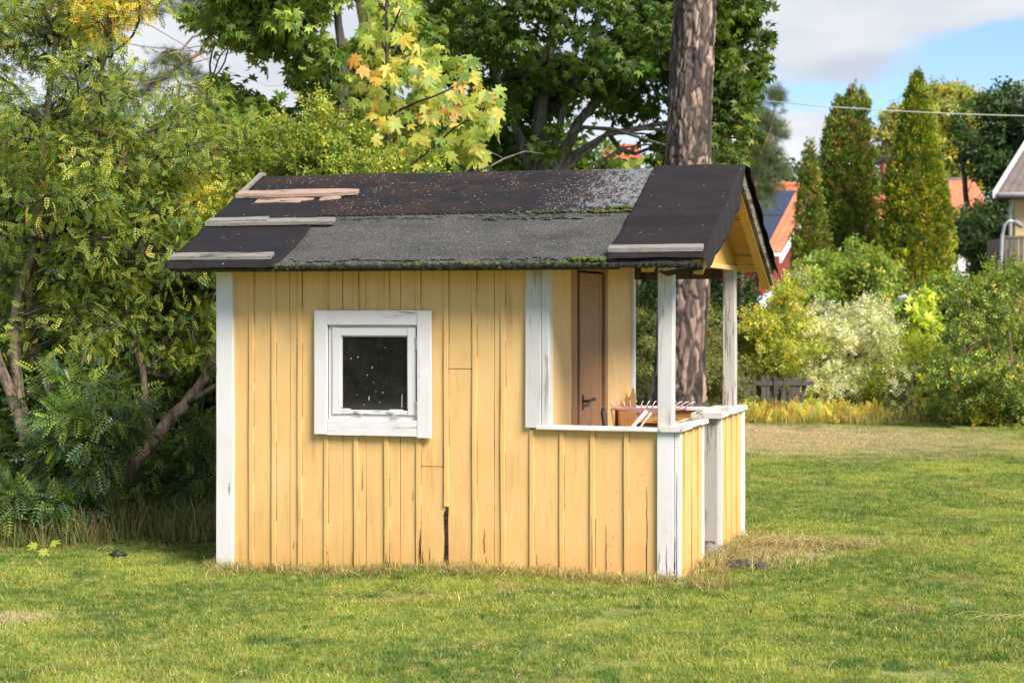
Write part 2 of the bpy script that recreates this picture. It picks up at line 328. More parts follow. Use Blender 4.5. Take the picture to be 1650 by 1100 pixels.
def blades(n, L, hmin, hmax, wid, lean, seed, straw=0.06, spread=None):
    r = np.random.default_rng(seed)
    px = r.uniform(-L/2, L/2, n); py = r.uniform(-L/2, L/2, n)
    if spread is not None: px, py = spread(r, n)
    h = r.uniform(hmin, hmax, n)*(0.6+0.6*r.random(n)); th = r.uniform(0, 2*math.pi, n); ln = r.uniform(0.1, lean, n)*h
    w_ = wid*r.uniform(0.6, 1.3, n); ph = r.uniform(0, 2*math.pi, n)
    d = np.stack([np.cos(th), np.sin(th), 0*th], -1); s = np.stack([np.cos(ph), np.sin(ph), 0*ph], -1)*w_[:, None]/2
    p0 = np.stack([px, py, np.full(n, -0.004)], -1)
    p1 = p0+d*ln[:, None]*0.35; p1[:, 2] += h*0.6
    p2 = p0+d*ln[:, None]; p2[:, 2] += h*np.clip(1-ln/h*0.35, 0.3, 1)
    V = np.stack([p0-s, p0+s, p1-s*0.8, p1+s*0.8, p2], 1)
    T = np.array([[0, 1, 3], [0, 3, 2], [2, 3, 4]])
    Fc = (T[None]+np.arange(n)[:, None, None]*5).reshape(-1, 3)
    t = r.uniform(0.65, 1.3, n)[:, None]*np.array([1, 1, 1.0]); st = r.random(n) < straw
    t[st] = np.array([2.2, 1.45, 3.2])*r.uniform(0.7, 1.2, (st.sum(), 1)); bl = r.random(n) < 0.12; t[bl] *= np.array([0.75, 1.0, 1.6])
    return V.reshape(-1, 3), Fc, np.repeat(t, 5, 0)
protos = []
for k in range(4):
    V, Fc, t = blades(3900, 0.5, 0.015, 0.034, 0.0029, 1.3, 100+k, 0.045)
    o = bpy.data.objects.new('grass_tuft', mesh_np('grass_tuft', V, Fc, 3, t)); o.data.materials.append(grass_m); protos.append(o)
def scatter(name, pts, rots, scl, idxs, objs, label=None):
    me = bpy.data.meshes.new(name); me.vertices.add(len(pts)); me.vertices.foreach_set('co', np.asarray(pts, dtype=np.float32).ravel())
    a = me.attributes.new('rz', 'FLOAT', 'POINT'); a.data.foreach_set('value', np.asarray(rots, dtype=np.float32))
    a = me.attributes.new('scl', 'FLOAT', 'POINT'); a.data.foreach_set('value', np.asarray(scl, dtype=np.float32))
    a = me.attributes.new('idx', 'INT', 'POINT'); a.data.foreach_set('value', np.asarray(idxs, dtype=np.int32))
    o = link(name, me, None, None, 'stuff')
    g = bpy.data.node_groups.new('scatter', 'GeometryNodeTree')
    g.interface.new_socket('Geometry', in_out='INPUT', socket_type='NodeSocketGeometry'); g.interface.new_socket('Geometry', in_out='OUTPUT', socket_type='NodeSocketGeometry')
    gi = g.nodes.new('NodeGroupInput'); go = g.nodes.new('NodeGroupOutput'); join = g.nodes.new('GeometryNodeGeometryToInstance')
    for ob in objs[::-1]:
        oi = g.nodes.new('GeometryNodeObjectInfo'); oi.inputs['Object'].default_value = ob; oi.inputs['As Instance'].default_value = False
        g.links.new(oi.outputs['Geometry'], join.inputs[0])
    ip = g.nodes.new('GeometryNodeInstanceOnPoints'); ip.inputs['Pick Instance'].default_value = True
    def attr(nm, ty):
        n_ = g.nodes.new('GeometryNodeInputNamedAttribute'); n_.data_type = ty; n_.inputs[0].default_value = nm; return n_.outputs[0]
    cx = g.nodes.new('ShaderNodeCombineXYZ'); g.links.new(attr('rz', 'FLOAT'), cx.inputs[2])
    g.links.new(gi.outputs[0], ip.inputs['Points']); g.links.new(join.outputs[0], ip.inputs['Instance'])
    g.links.new(attr('idx', 'INT'), ip.inputs['Instance Index']); g.links.new(cx.outputs[0], ip.inputs['Rotation']); g.links.new(attr('scl', 'FLOAT'), ip.inputs['Scale'])
    g.links.new(ip.outputs[0], go.inputs[0])
    md = o.modifiers.new('scatter', 'NODES'); md.node_group = g; return o
pts = []
st_ = 0.34
for j in range(int((28.5-6.3)/st_)):
    y = 6.3+j*st_
    for i in range(-40, 41):
        x = i*st_
        if abs(x) > 0.31*y+0.8: continue
        x2, y2 = x+rng.uniform(-.1, .1), y+rng.uniform(-.1, .1)
        hx, hy = to_house(x2, y2)
        if -2.60 < hx < -0.2 and 0.2 < hy < 2.0: continue
        if x2 < -1.9 and y2 > 13.2: continue
        pts.append((x2, y2, float(gh(x2, y2))))
pts = np.array(pts)
tag(scatter('grass', pts, rng.uniform(0, 6.28, len(pts)), 0.85+0.55*rng.random(len(pts))**2, rng.integers(0, 4, len(pts)), protos), 'short mown green lawn grass', 'grass')

# ------------------------------------------------------------------ the playhouse (local frame: x along the long wall, y into depth, z up)
house = empty('playhouse', tuple(HO), -ANG)
tag(house, 'small weathered yellow wooden playhouse with black felt roof and open porch', 'playhouse')
RZ, RS, RY = 2.37, 0.465, 1.08
def zr(y): return RZ-RS*abs(y-RY)
zf = -0.06                                          # boards run down into the turf

def board(name, box, m, parent, axis=2, **k): return wood(*box, axis=axis, **k).build(name, m, parent)

# long wall facing the lawn
wall = MB().box(-2.72, -0.80, 0.012, 0.05, zf+0.03, 1.80).build('wall', darkwood, house)
bats = [-2.57, -2.427, -2.262, -2.096, -1.909, -1.72, -1.527, -1.358, -1.19, -1.02, -0.852]
edges = [-2.70]+bats+[-0.845, ]
joints = {8: 1.16, 7: 0.60}                            # butt joints in the boards
WU, WV = (-2.10, -1.50), (0.83, 1.45)
k = 0
xs_b = [-2.69]+bats+[-0.80]
for i in range(len(xs_b)-1):
    a, b = xs_b[i]+0.004, xs_b[i+1]-0.004
    if b-a < 0.02: continue
    segs = [(zf, 1.80)]
    if a < WU[1] and b > WU[0]:                         # boards cut round the window
        if b-WU[0] > 0.02 and WU[1]-a > 0.02: segs = [(zf, 0.84), (1.42, 1.80)]
    if i in joints: segs = [(zf, joints[i]-0.002), (joints[i]+0.002, 1.80)]
    for (z0, z1) in segs:
        if i in (4, 5, 6, 2, 9) and b-a > 0.1:           # some bays are two narrower boards
            mid = a+(b-a)*{4: 0.55, 5: 0.30, 6: 0.42, 2: 0.62, 9: 0.7}[i]
            board('plank', (a, mid-0.0015, random.uniform(-.001, .001), 0.0125, z0, z1), yellow, wall)
            board('plank', (mid+0.0015, b, random.uniform(-.002, .001), 0.0125, z0, z1), yellow, wall)
        else: board('plank', (a, b, random.uniform(-.0015, .001), 0.0125, z0, z1), yellow, wall)
for i, x in enumerate(bats[:-1]):
    w2 = 0.0135+random.uniform(-.001, .001); segs = [(zf, 1.80)]
    if WU[0]-0.02 < x < WU[1]+0.02: segs = [(zf, 0.80), (1.46, 1.80)]
    if i == 7: segs = [(0.375, 1.80)]
    for (z0, z1) in segs: board('batten', (x-w2, x+w2, -0.0105, -0.0005, z0, z1), batten_m, wall, wob=0.0016)
# rotten stub where a batten has fallen away, and splits near the foot
MB().add([(-1.375, -0.004, -.05), (-1.342, -0.004, -.05), (-1.346, -0.0045, 0.30), (-1.342, -0.005, 0.375), (-1.362, -0.005, 0.36), (-1.372, -0.0045, 0.33), (-1.366, -0.004, 0.2)], [(0, 1, 2, 3, 4, 5, 6)]).build('rotten_strip', simple('rotten_wood', (0.022, 0.017, 0.013), 0.95, spec=0.1, c2=(0.065, 0.05, 0.04), scale=45, bumpd=.01), wall)
crack_m = simple('crack', (0.02, 0.013, 0.008), 0.9)
mb = MB(); rs = random.Random(3)
def crack(x, y, z0, z1, w0, ax=0):
    n = 10; L = []; Rr = []
    for i in range(n+1):
        t = i/n; z = z0+(z1-z0)*t; ww = w0*(1-t)**0.7*rs.uniform(0.5, 1.2)+0.0006; dx = rs.uniform(-1, 1)*0.0025
        if ax == 0: L.append((x+dx-ww, y, z)); Rr.append((x+dx+ww, y, z))
        else: L.append((x, y+dx-ww, z)); Rr.append((x, y+dx+ww, z))
    mb.add(L+Rr, [(i, i+n+1, i+n+2, i+1) for i in range(n)])
for c_ in [(-1.512, -0.0152, -.03, 0.25, 0.006), (-1.500, -0.004, -.03, 0.12, 0.004), (-1.46, -0.003, 0.06, 0.13, 0.002), (-1.13, -0.003, 0.12, 0.26, 0.0022), (-1.045, -0.0035, -.03, 0.03, 0.006),
           (-1.12, -0.003, 0.03, 0.10, 0.002), (-0.82, -0.003, 0.0, 0.12, 0.0018), (-0.42, -0.003, 0.0, 0.30, 0.0020), (-0.19, -0.003, 0.02, 0.52, 0.0020), (-1.70, -0.015, 0.0, 0.16, 0.0018), (-2.08, -0.0152, 0.0, 0.14, 0.0018),
           (-1.93, -0.0152, 0.0, 0.09, 0.0018), (-1.87, -0.003, 0.45, 0.60, 0.0012), (-0.50, -0.0155, 0.0, 0.35, 0.0012), (-0.075, -0.0245, 0.02, 0.20, 0.002), (-0.018, -0.0245, 0.0, 0.6, 0.0014), (-0.030, -0.0245, 0.05, 0.25, 0.0026),
           (-1.56, -0.003, 0.40, 0.46, 0.0014), (-1.72, -0.0152, 0.02, 0.10, 0.0022), (-2.30, -0.003, 0.10, 0.14, 0.002)]: crack(*c_)
mb.build('crack', crack_m, wall, kind='stuff')
mb = MB(); rs = random.Random(17)                          # dirt caught in the joints beside the battens
for bi, x in enumerate(bats[:-1]+[-0.850+0.001]+[-0.676, -0.499, -0.306]):
    top = 1.78 if x < -0.86 else 0.82
    for side, pr in ((1, 0.55), (-1, 0.25)):
        z = -0.04
        while z < top:
            l = rs.uniform(0.04, 0.22)
            if rs.random() < pr and not (-2.17 < x < -1.43 and 0.76 < z+l and z < 1.50) and not (bi == 7 and z < .38):
                wd = rs.uniform(0.0009, 0.0022); xx = x+side*(0.0148+wd); mb.add([(xx-wd, -0.0035, z), (xx+wd, -0.0035, z), (xx+wd*.8, -0.0035, min(z+l, top)), (xx-wd*.8, -0.0035, min(z+l, top))], [(0, 1, 2, 3)])
            z += l
for _ in range(90):
    x = rs.uniform(-2.66, -0.15); z = rs.uniform(0.02, 1.7 if x < -.9 else .8); a = rs.uniform(.0012, .003)
    if -2.17 < x < -1.43 and 0.75 < z < 1.5: continue
    mb.add([(x-a, -0.0035, z), (x, -0.0035, z-a*1.4), (x+a, -0.0035, z), (x, -0.0035, z+a)], [(0, 1, 2, 3)])
mb.build('joint_dirt', simple('joint_dirt', (0.34, 0.18, 0.05), 0.9, c2=(0.12, 0.06, 0.02), scale=14), wall, kind='stuff')

# corner board at the far left end, and the end wall behind it
board('corner_board', (-2.787, -2.682, -0.026, 0.006, zf, 1.79), white, house)
board('corner_board', (-2.790, -2.7875, -0.02, 0.09, zf, 1.79), white, house)
endw = MB().box(-2.76, -2.74, 0.05, 2.14, zf+.03, 1.8).build('wall', darkwood, house)
for i in range(14): board('plank', (-2.775, -2.761, 0.05+i*0.15, 0.196+i*0.15, zf, 1.80), yellow, endw)
for i in range(14): board('batten', (-2.786, -2.776, 0.036+i*0.15, 0.062+i*0.15, zf, 1.80), batten_m, endw)
gab = MB().add([(-2.75, 0.0, 1.80), (-2.75, 2.16, 1.80), (-2.75, RY, 2.29)], [(0, 1, 2)]).add([(-2.77, 0.0, 1.80), (-2.77, 2.16, 1.80), (-2.77, RY, 2.29)], [(2, 1, 0)]).build('gable_panel', yellow, house)
# back wall
bw = MB().box(-2.74, -0.77, 2.11, 2.13, zf+.03, 1.8).build('wall', darkwood, house)
for i in range(13): board('plank', (-2.74+i*0.15, -2.594+i*0.15, 2.131, 2.145, zf, 1.8), yellow, bw)
MB().box(-2.73, 0.0-0.03, 0.04, 2.12, 0.0, 0.07).build('floor_deck', darkwood, house)

# window: four trim boards, inner frame, sash, pane, hinges
win = MB().box(-2.076, -2.052, -0.012, 0.03, 0.862, 1.406).box(-1.534, -1.525, -0.012, 0.03, 0.862, 1.406).box(-2.052, -1.534, -0.012, 0.03, 1.396, 1.406).box(-2.052, -1.534, -0.012, 0.03, 0.862, 0.892).build('window', white, house)
def trim(box, axis): board('trim', box, white if axis == 2 else white_h, win, axis=axis, c=0.003)
trim((-2.158, -2.0775, -0.036, -0.014, 0.775, 1.494), 2); trim((-1.5245, -1.440, -0.037, -0.014, 0.765, 1.492), 2)
trim((-2.0765, -1.5255, -0.034, -0.014, 1.408, 1.493), 0); trim((-2.0765, -1.5255, -0.035, -0.014, 0.769, 0.861), 0)
for bx, ax in [((-2.050, -2.0, -0.022, 0.012, 0.893, 1.394), 2), ((-1.586, -1.536, -0.022, 0.012, 0.893, 1.394), 2), ((-1.9985, -1.5875, -0.021, 0.012, 1.347, 1.393), 0), ((-1.9985, -1.5875, -0.021, 0.012, 0.8935, 0.917), 0)]:
    board('sash', bx, white if ax == 2 else white_h, win, axis=ax, c=0.002)
# glazing bead, chipped
mb = MB()
for (x0, x1, z0, z1) in [(-1.999, -1.993, 0.93, 1.346), (-1.593, -1.587, 0.93, 1.346), (-1.993, -1.593, 1.341, 1.3465), (-1.999, -1.945, 0.917, 0.924), (-1.70, -1.62, 0.915, 0.923)]: mb.box(x0, x1, -0.012, -0.004, z0, z1)
mb.build('glazing_bead', white, win)
mb = MB()
for (x, z, a, b, t) in [(-1.90, 0.905, 0.03, 0.008, -0.3), (-1.87, 0.895, 0.02, 0.010, -0.5), (-1.69, 0.905, 0.04, 0.01, -0.25), (-1.665, 0.888, 0.035, 0.014, 0.4), (-1.645, 0.868, 0.012, 0.03, 0.1)]:
    mb.box(-a/2, a/2, -0.027, -0.024, -b/2, b/2, M=Matrix.Translation((x, 0, z)) @ Matrix.Rotation(-t, 4, 'Y'))
mb.build('peeling_putty', simple('putty', (0.42, 0.40, 0.36), 0.8), win)
for z in (0.93, 1.30):
    h = MB().tube([(-1.5305, -0.026, z-0.035), (-1.5305, -0.026, z+0.035)], 0.0055, 8); h.tube([(-1.5305, -0.026, z+0.035), (-1.5305, -0.026, z+0.042)], 0.007, 8); h.build('hinge', simple('hinge_paint', (0.62, 0.6, 0.56), 0.5, c2=(0.42, 0.38, 0.3), scale=60), win)
gm_, N = mat('window_glass'); tcg = N('ShaderNodeTexCoord').outputs['Object']
fr = N('ShaderNodeFresnel', None, IOR=1.5)
gl = N('ShaderNodeBsdfGlossy', None, Roughness=0.03, Color=(0.9, 0.95, 0.9, 1))
bpn = N('ShaderNodeBump', None, Strength=0.25, Distance=0.004, Height=N.noise(tcg, 3.0, 2)); N.l.new(bpn.outputs[0], gl.inputs['Normal'])
trn = N('ShaderNodeBsdfTransparent', None, Color=(0.55, 0.6, 0.55, 1))
gx = N('ShaderNodeMixShader', None, i0=fr.outputs[0], i1=trn.outputs[0], i2=gl.outputs[0])
dst = N('ShaderNodeBsdfDiffuse', None, Color=(0.5, 0.48, 0.4, 1))
dm = N.math('ADD', N.math('MULTIPLY', N.ramp(N.noise(tcg, 26.0, 5, 0.7), 0.5, 0.8), 0.03), N.math('MULTIPLY', N.ramp(N('ShaderNodeSeparateXYZ', None, Vector=tcg).outputs[2], 0.91, 1.0, 1, 0), N.math('MULTIPLY', N.noise(tcg, 60, 4), 0.10)))
out(N, N('ShaderNodeMixShader', None, i0=N.math('ADD', dm, N.math('MULTIPLY', N.noise(tcg, 5.0, 5, .7), 0.045)), i1=gx.outputs[0], i2=dst.outputs[0]).outputs[0])
MB().box(-1.9995, -1.5865, -0.002, 0.001, 0.9175, 1.3465).build('pane', gm_, win)
mb = MB(); rs = random.Random(5)
for (px, pz, a, b) in [(566, 577, 1.3, 2.6), (577, 575, 1.3, 2.6), (600, 592, 1.5, 3), (592, 604, 1.3, 2), (602, 616, 1, 1.4), (617, 632, 1.4, 2.4), (606, 630, 1, 1.4), (591, 626, .8, 1), (576, 636, 1.1, 1.4), (587, 652, 1.1, 1.6), (595, 641, 1.5, 7), (648, 645, 1.2, 22), (656, 572, 1.4, 5), (621, 560, 1.2, 1.4), (612, 648, 1, 2)]:
    t = (px-CU)/F; x = (t*HO[1]-HO[0])/(math.cos(ANG)+t*math.sin(ANG)); z = H-(pz-CV)*(HO[1]-math.sin(ANG)*x)/F
    a *= 0.0019; b *= 0.0018; mb.add([(x-a, -0.003, z-b), (x+a*.6, -0.003, z-b), (x+a, -0.003, z+b), (x-a*.4, -0.003, z+b*.8)], [(0, 1, 2, 3)])
mb.build('paint_fleck', simple('fleck', (0.62, 0.58, 0.42), 0.6), win, kind='stuff')
# room behind the pane: dark inner lining so that no daylight leaks
MB().box(-2.70, -0.85, 2.09, 2.10, 0.07, 1.9).box(-2.735, -2.725, 0.06, 2.09, 0.07, 1.9).build('inner_lining', darkwood, house)

# porch: wall with the door
XW = -0.753
pw = MB().box(XW-0.05, XW-0.014, 0.04, 0.56, 0.07, 1.85).box(XW-0.05, XW-0.014, 1.36, 2.13, 0.07, 1.85).box(XW-0.05, XW-0.014, 0.56, 1.36, 1.78, 1.9).build('wall', darkwood, house)
for (y0, y1) in [(0.085, 0.30), (0.303, 0.512), (1.43, 1.70), (1.703, 2.02), (2.023, 2.10)]: board('plank', (XW-0.0135, XW, y0, y1, 0.05, 1.86), yellow, pw)
door = empty('door'); door.parent = house
for (y0, y1, z0, z1) in [(0.74, 0.80, 0.10, 1.72), (1.24, 1.30, 0.10, 1.72)]: board('stile', (XW-0.045, XW-0.006, y0, y1, z0, z1), brown, door)
for (z0, z1) in [(1.64, 1.72), (0.10, 0.24)]: board('rail', (XW-0.044, XW-0.0075, 0.801, 1.239, z0, z1), brown, door, axis=1)
board('door_panel', (XW-0.040, XW-0.0090, 0.801, 1.239, 0.241, 1.639), brown, door)
hd = MB().tube([(XW-0.006, 0.80, 0.945), (XW+0.02, 0.80, 0.945), (XW+0.028, 0.815, 0.945), (XW+0.03, 0.86, 0.947), (XW+0.028, 0.92, 0.950), (XW+0.024, 0.98, 0.948)], [0.008, 0.008, 0.009, 0.008, 0.0095, 0.012], 8)
hd.box(XW-0.006, XW-0.002, 0.788, 0.822, 0.89, 0.985, 0.001); hd.build('handle', simple('black_iron', (0.03, 0.026, 0.024), 0.45, 0.6), door, smooth=False)
fr_ = empty('door_frame'); fr_.parent = house; blk = simple('gap_dark', (0.012, 0.008, 0.006), 0.9, spec=0.1)
MB().box(XW-0.024, XW-0.018, 0.641, 0.739, 0.08, 1.734).build('gap_shade', blk, fr_); MB().box(XW-0.024, XW-0.018, 1.301, 1.351, 0.08, 1.734).build('gap_shade', blk, fr_)  # near-black strips paint in the shade of the gaps either side of the door
board('jamb', (XW-0.06, XW+0.004, 0.515, 0.64, 0.07, 1.80), brown, fr_); board('jamb', (XW-0.06, XW+0.004, 1.352, 1.425, 0.07, 1.80), brown, fr_)
board('lintel', (XW-0.06, XW+0.004, 0.641, 1.351, 1.735, 1.80), brown, fr_, axis=1)
MB().box(XW-0.09, XW-0.065, 0.5, 1.5, 0.05, 1.9).build('inner_lining', darkwood, house)
# white boards where the long wall ends at the porch
board('corner_board', (-0.884, -0.792, -0.024, 0.006, 0.835, 1.80), worn_white, house, c=0.003)
board('corner_board', (-0.790, -0.748, -0.020, 0.080, 0.845, 1.80), worn_white, house, c=0.003)
board('corner_board', (XW-0.01, XW+0.022, 2.105, 2.165, 0.84, 1.78), white, house)

# porch railings
def railing(parts, caps, corners):
    r = MB()
    for p in parts['back']: r.box(*p)
    r = r.build('railing', yellow_in, house)
    for (bx, m) in parts['planks']: board('plank', bx, m, r)
    for bx in parts['bats']: board('batten', bx, batten_m, r, wob=0.0016)
    for (bx, m, ax) in caps:
        board('cap', bx, m, r, axis=ax, c=0.005, wob=0.002)
    for (bx, m) in corners: board('corner_board', bx, m, r, c=0.003)
    return r
rb = [-0.676, -0.499, -0.306]
e_ = [-0.846]+rb+[-0.131]
railing({'back': [(-0.84, -0.02, 0.014, 0.032, 0.0, 0.815)],
         'planks': [((a+0.003, b-0.003, random.uniform(-.002, .001), 0.0135, zf, 0.822), yellow) for a, b in zip(e_[:-1], e_[1:])],
         'bats': [(x-0.0135, x+0.0135, -0.0105, -0.0005, zf, 0.822) for x in [-0.850]+rb]},
        [((-0.815, -0.05, -0.040, 0.095, 0.8235, 0.846), white_h, 0)],
        [((-0.129, -0.034, -0.024, 0.008, zf, 0.822), white), ((-0.033, 0.003, -0.022, 0.012, zf, 0.822), white)])
railing({'back': [(-0.035, -0.018, 0.02, 0.66, 0.0, 0.82)],
         'planks': [((-0.018, -0.003, a, b, zf, 0.822), yellow) for a, b in [(0.013, 0.11), (0.113, 0.33), (0.333, 0.52), (0.523, 0.65)]],
         'bats': [(-0.0025, 0.011, y-0.0, y+0.028, zf, 0.822) for y in (0.10, 0.32, 0.51)]},
        [((-0.115, 0.022, -0.046, 0.745, 0.8265, 0.856), white_y, 1)],
        [((-0.06, 0.008, 0.652, 0.680, zf, 0.824), white)])
railing({'back': [(-0.035, -0.018, 1.285, 2.14, 0.0, 0.82)],
         'planks': [((-0.018, -0.003, a, b, zf, 0.825), yellow) for a, b in [(1.285, 1.48), (1.483, 1.70), (1.703, 1.90), (1.903, 2.07)]],
         'bats': [(-0.0025, 0.011, y, y+0.028, zf, 0.825) for y in (1.46, 1.68, 1.885)]},
        [((-0.175, 0.022, 1.215, 2.20, 0.828, 0.862), white_y, 1)],
        [((-0.16, 0.006, 1.255, 1.284, 0.0, 0.826), grey_post), ((-0.02, 0.010, 1.2545, 1.286, zf, 0.8265), white), ((-0.02, 0.012, 2.072, 2.165, zf, 0.8265), white)])
railing({'back': [(-0.73, -0.02, 2.105, 2.120, 0.02, 0.72)],
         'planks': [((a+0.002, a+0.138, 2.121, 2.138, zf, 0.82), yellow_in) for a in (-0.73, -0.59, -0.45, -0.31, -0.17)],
         'bats': [(x-0.0135, x+0.0135, 2.139, 2.152, zf, 0.82) for x in (-0.59, -0.45, -0.31, -0.17)]},
        [((-0.745, -0.03, 2.05, 2.19, 0.8235, 0.848), white_h, 0), ((-0.742, -0.06, 2.075, 2.1045, 0.735, 0.822), yellow_h, 0)], [])

# posts carrying the porch roof, beams, rafter tails, gable
board('post', (-0.129, -0.045, -0.006, 0.080, 0.8475, 1.79), worn_white, house, c=0.004)
board('post', (-0.120, -0.036, 2.045, 2.130, 0.863, 1.79), grey_post, house, c=0.004)
board('beam', (-0.78, -0.04, 0.012, 0.060, 1.735, 1.80), yellow_h, house, axis=0)
board('beam', (-0.74, -0.04, 2.135, 2.165, 1.70, 1.80), darkwood, house, axis=0)
for x in (-2.62, -1.06, -0.165):
    z0 = zr(-0.12)-0.035
    wood(x-0.035, x+0.035, -0.135, 0.25, -0.075, 0.0, axis=1).build('rafter', yellow_h, house).matrix_basis = Matrix.Translation((0, 0, 0.0)) @ Matrix.Translation((0, -0.12, z0)) @ Matrix.Rotation(math.atan(RS), 4, 'X') @ Matrix.Translation((0, 0.12, 0))
gx0 = -0.052
def gz(y): return zr(y)-0.045
for j, (y0, y1) in enumerate([(-0.02, 0.30), (0.30, 0.62), (0.62, 0.94), (0.94, 1.22), (1.22, 1.54), (1.54, 1.86), (1.86, 2.18)]):
    ym = [y0] + ([RY] if y0 < RY < y1 else []) + [y1-0.0015]
    vs = [(gx0, y, 1.785) for y in ym]+[(gx0, y, max(gz(y), 1.79)) for y in ym[::-1]]; n = len(vs)
    vs += [(gx0-0.015, y, z) for (_, y, z) in vs]
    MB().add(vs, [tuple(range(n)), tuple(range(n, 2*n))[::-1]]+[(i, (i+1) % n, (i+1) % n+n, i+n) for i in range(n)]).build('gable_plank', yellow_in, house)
board('tie_beam', (gx0-0.018, gx0+0.012, -0.01, 2.17, 1.755, 1.786), yellow, house, axis=1)

# roof: sheathing planks carry the felt
roof = MB().box(-2.90, 0.0, RY-0.02, RY+0.02, 2.24, 2.325).build('roof', darkwood, house)
ca = 1/math.sqrt(1+RS*RS)
mpk = 0
for sgn in (-1, 1):
    n = 11; L = 1.27
    for i in range(n):
        a0 = 0.01+i*L/n; a1 = a0+L/n-(0.004 if i not in (4, 8) or sgn < 0 else 0.018)
        ya, yb = RY+sgn*a0, RY+sgn*a1
        o = 0.010; t = 0.020
        for (u0, u1) in [(-2.975, -1.402), (-1.398, 0.150+random.uniform(-.012, .012))]:
            vs = []
            for x in (u0, u1):
                for (y, dz) in ((ya, -o), (yb, -o), (yb, -o-t), (ya, -o-t)): vs.append((x, y, zr(y)+dz+random.uniform(-.0015, .0015)))
            MB().add(vs, [(0, 1, 2, 3), (7, 6, 5, 4), (0, 4, 5, 1), (1, 5, 6, 2), (2, 6, 7, 3), (3, 7, 4, 0)]).build('plank', yellow_h, roof)
dullwood = painted('dull_barge_wood', (0.20, 0.18, 0.145), (0.10, 0.085, 0.07), (0.05, 0.04, 0.03), 0.60, 1, dirt_amt=0.8, rough=0.75)
def rake(x0, x1, sgn, dz0, dz1, m, name, y0=0.03, y1=1.29, wz=0.0):
    vs = []
    seg = 8
    for i in range(seg+1):
        y = RY+sgn*(y0+(y1-y0)*i/seg)
        for (x, d) in ((x0, dz0), (x1, dz0), (x1, dz1), (x0, dz1)): vs.append((x+random.uniform(-.0015, .0015), y, zr(y)+d+random.uniform(-.002, .002)))
    fs = [(4*i+k, 4*i+(k+1) % 4, 4*i+4+(k+1) % 4, 4*i+4+k) for i in range(seg) for k in range(4)]+[(3, 2, 1, 0), tuple(4*seg+k for k in range(4))]
    MB().add(vs, fs).build(name, m, house)
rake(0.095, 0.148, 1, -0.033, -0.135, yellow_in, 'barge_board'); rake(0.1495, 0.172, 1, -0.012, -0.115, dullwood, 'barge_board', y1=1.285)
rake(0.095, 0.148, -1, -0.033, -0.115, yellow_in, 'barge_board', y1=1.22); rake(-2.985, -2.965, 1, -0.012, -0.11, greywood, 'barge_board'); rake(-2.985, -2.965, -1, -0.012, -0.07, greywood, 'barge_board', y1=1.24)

def sheet(name, x0, x1, y0, y1, off, m, nx=60, ny=40, amp=0.002, ragged=0.006, fq=(3.0, 6.0), seed=0, thick=0.004, extra=None):
    vs = []
    for j in range(ny+1):
        for i in range(nx+1):
            u, v = i/nx, j/ny; x = x0+(x1-x0)*u; y = y0+(y1-y0)*v
            wv = noise.noise((x*fq[0]+seed, y*fq[1], seed*1.7))*amp*2+noise.noise((x*fq[0]*4, y*fq[1]*4, seed))*amp*0.5
            if i in (0, nx): x += noise.noise((seed+3, y*9, 1))*ragged
            if j in (0, ny): y += noise.noise((x*9, seed+5, 1))*ragged+noise.noise((x*40, seed, 4))*ragged*.5
            z = zr(y)+off+max(wv, -0.001)
            if abs(y-RY) < 0.05: z -= 0.006*(1-abs(y-RY)/0.05)
            if extra: x, y, z = extra(x, y, z, u, v)
            vs.append((x, y, z))
    fs = [(j*(nx+1)+i, j*(nx+1)+i+1, (j+1)*(nx+1)+i+1, (j+1)*(nx+1)+i) for j in range(ny) for i in range(nx)]
    o = MB().add(vs, fs).build(name, m, roof, smooth=True)
    md = o.modifiers.new('thickness', 'SOLIDIFY'); md.thickness = thick; md.offset = -1; return o
def crumble(x, y, z, u, v):
    if v < 0.02: z -= 0.014+0.012*noise.noise((x*7, 2, 2))
    z -= 0.010*abs(noise.noise((x*2.2, 4, 2)))*max(0, 1-v*2.5)
    return x, y, z
sheet('felt_sheet', -2.97, 0.10, -0.225, 0.50, -0.003, felt_gran, 160, 40, 0.0022, 0.010, (2, 4), 1, extra=crumble)
sheet('felt_sheet', -2.98, 0.10, 0.425, 1.50, 0.005, felt_old, 120, 40, 0.0045, 0.004, (1.5, 5), 2)
sheet('felt_sheet', -2.97, 0.10, 1.45, 2.36, -0.002, felt_old, 60, 30, 0.003, 0.008, (1.5, 3), 3)
sheet('felt_sheet', -3.01, -2.315, -0.262, 0.68, 0.008, felt_left, 40, 60, 0.009, 0.012, (1.6, 6), 4, extra=lambda x, y, z, u, v: (x+0.03*math.sin(v*5)*(1 if u > .97 else 0), y, z-(0.018 if v < 0.03 else 0)))
def drape(x, y, z, u, v):
    s = y
    if u > 0.86:                                         # the free edge hangs down past the barge board
        t = (u-0.86)/0.14; hang = 0.165*min(1, abs(y-RY)/0.25)*(1.0-0.55*max(0, (RY-y-0.7)/0.6)) if y < RY else 0.02+0.03*(y-RY)
        hang *= 1+0.25*noise.noise((y*4, 1, 1))
        x = 0.178+0.012*math.sin(t*math.pi/2)+0.004*noise.noise((y*8, 5, t)); z -= hang*t**1.1
        if y > RY: x = 0.178+0.03*t+0.018*noise.noise((y*6, 2, 2))
    return x, y, z
sheet('felt_sheet', -0.365, 0.26, -0.235, 2.42, 0.016, felt_new, 44, 110, 0.010, 0.007, (1.6, 6.5), 5, extra=drape)
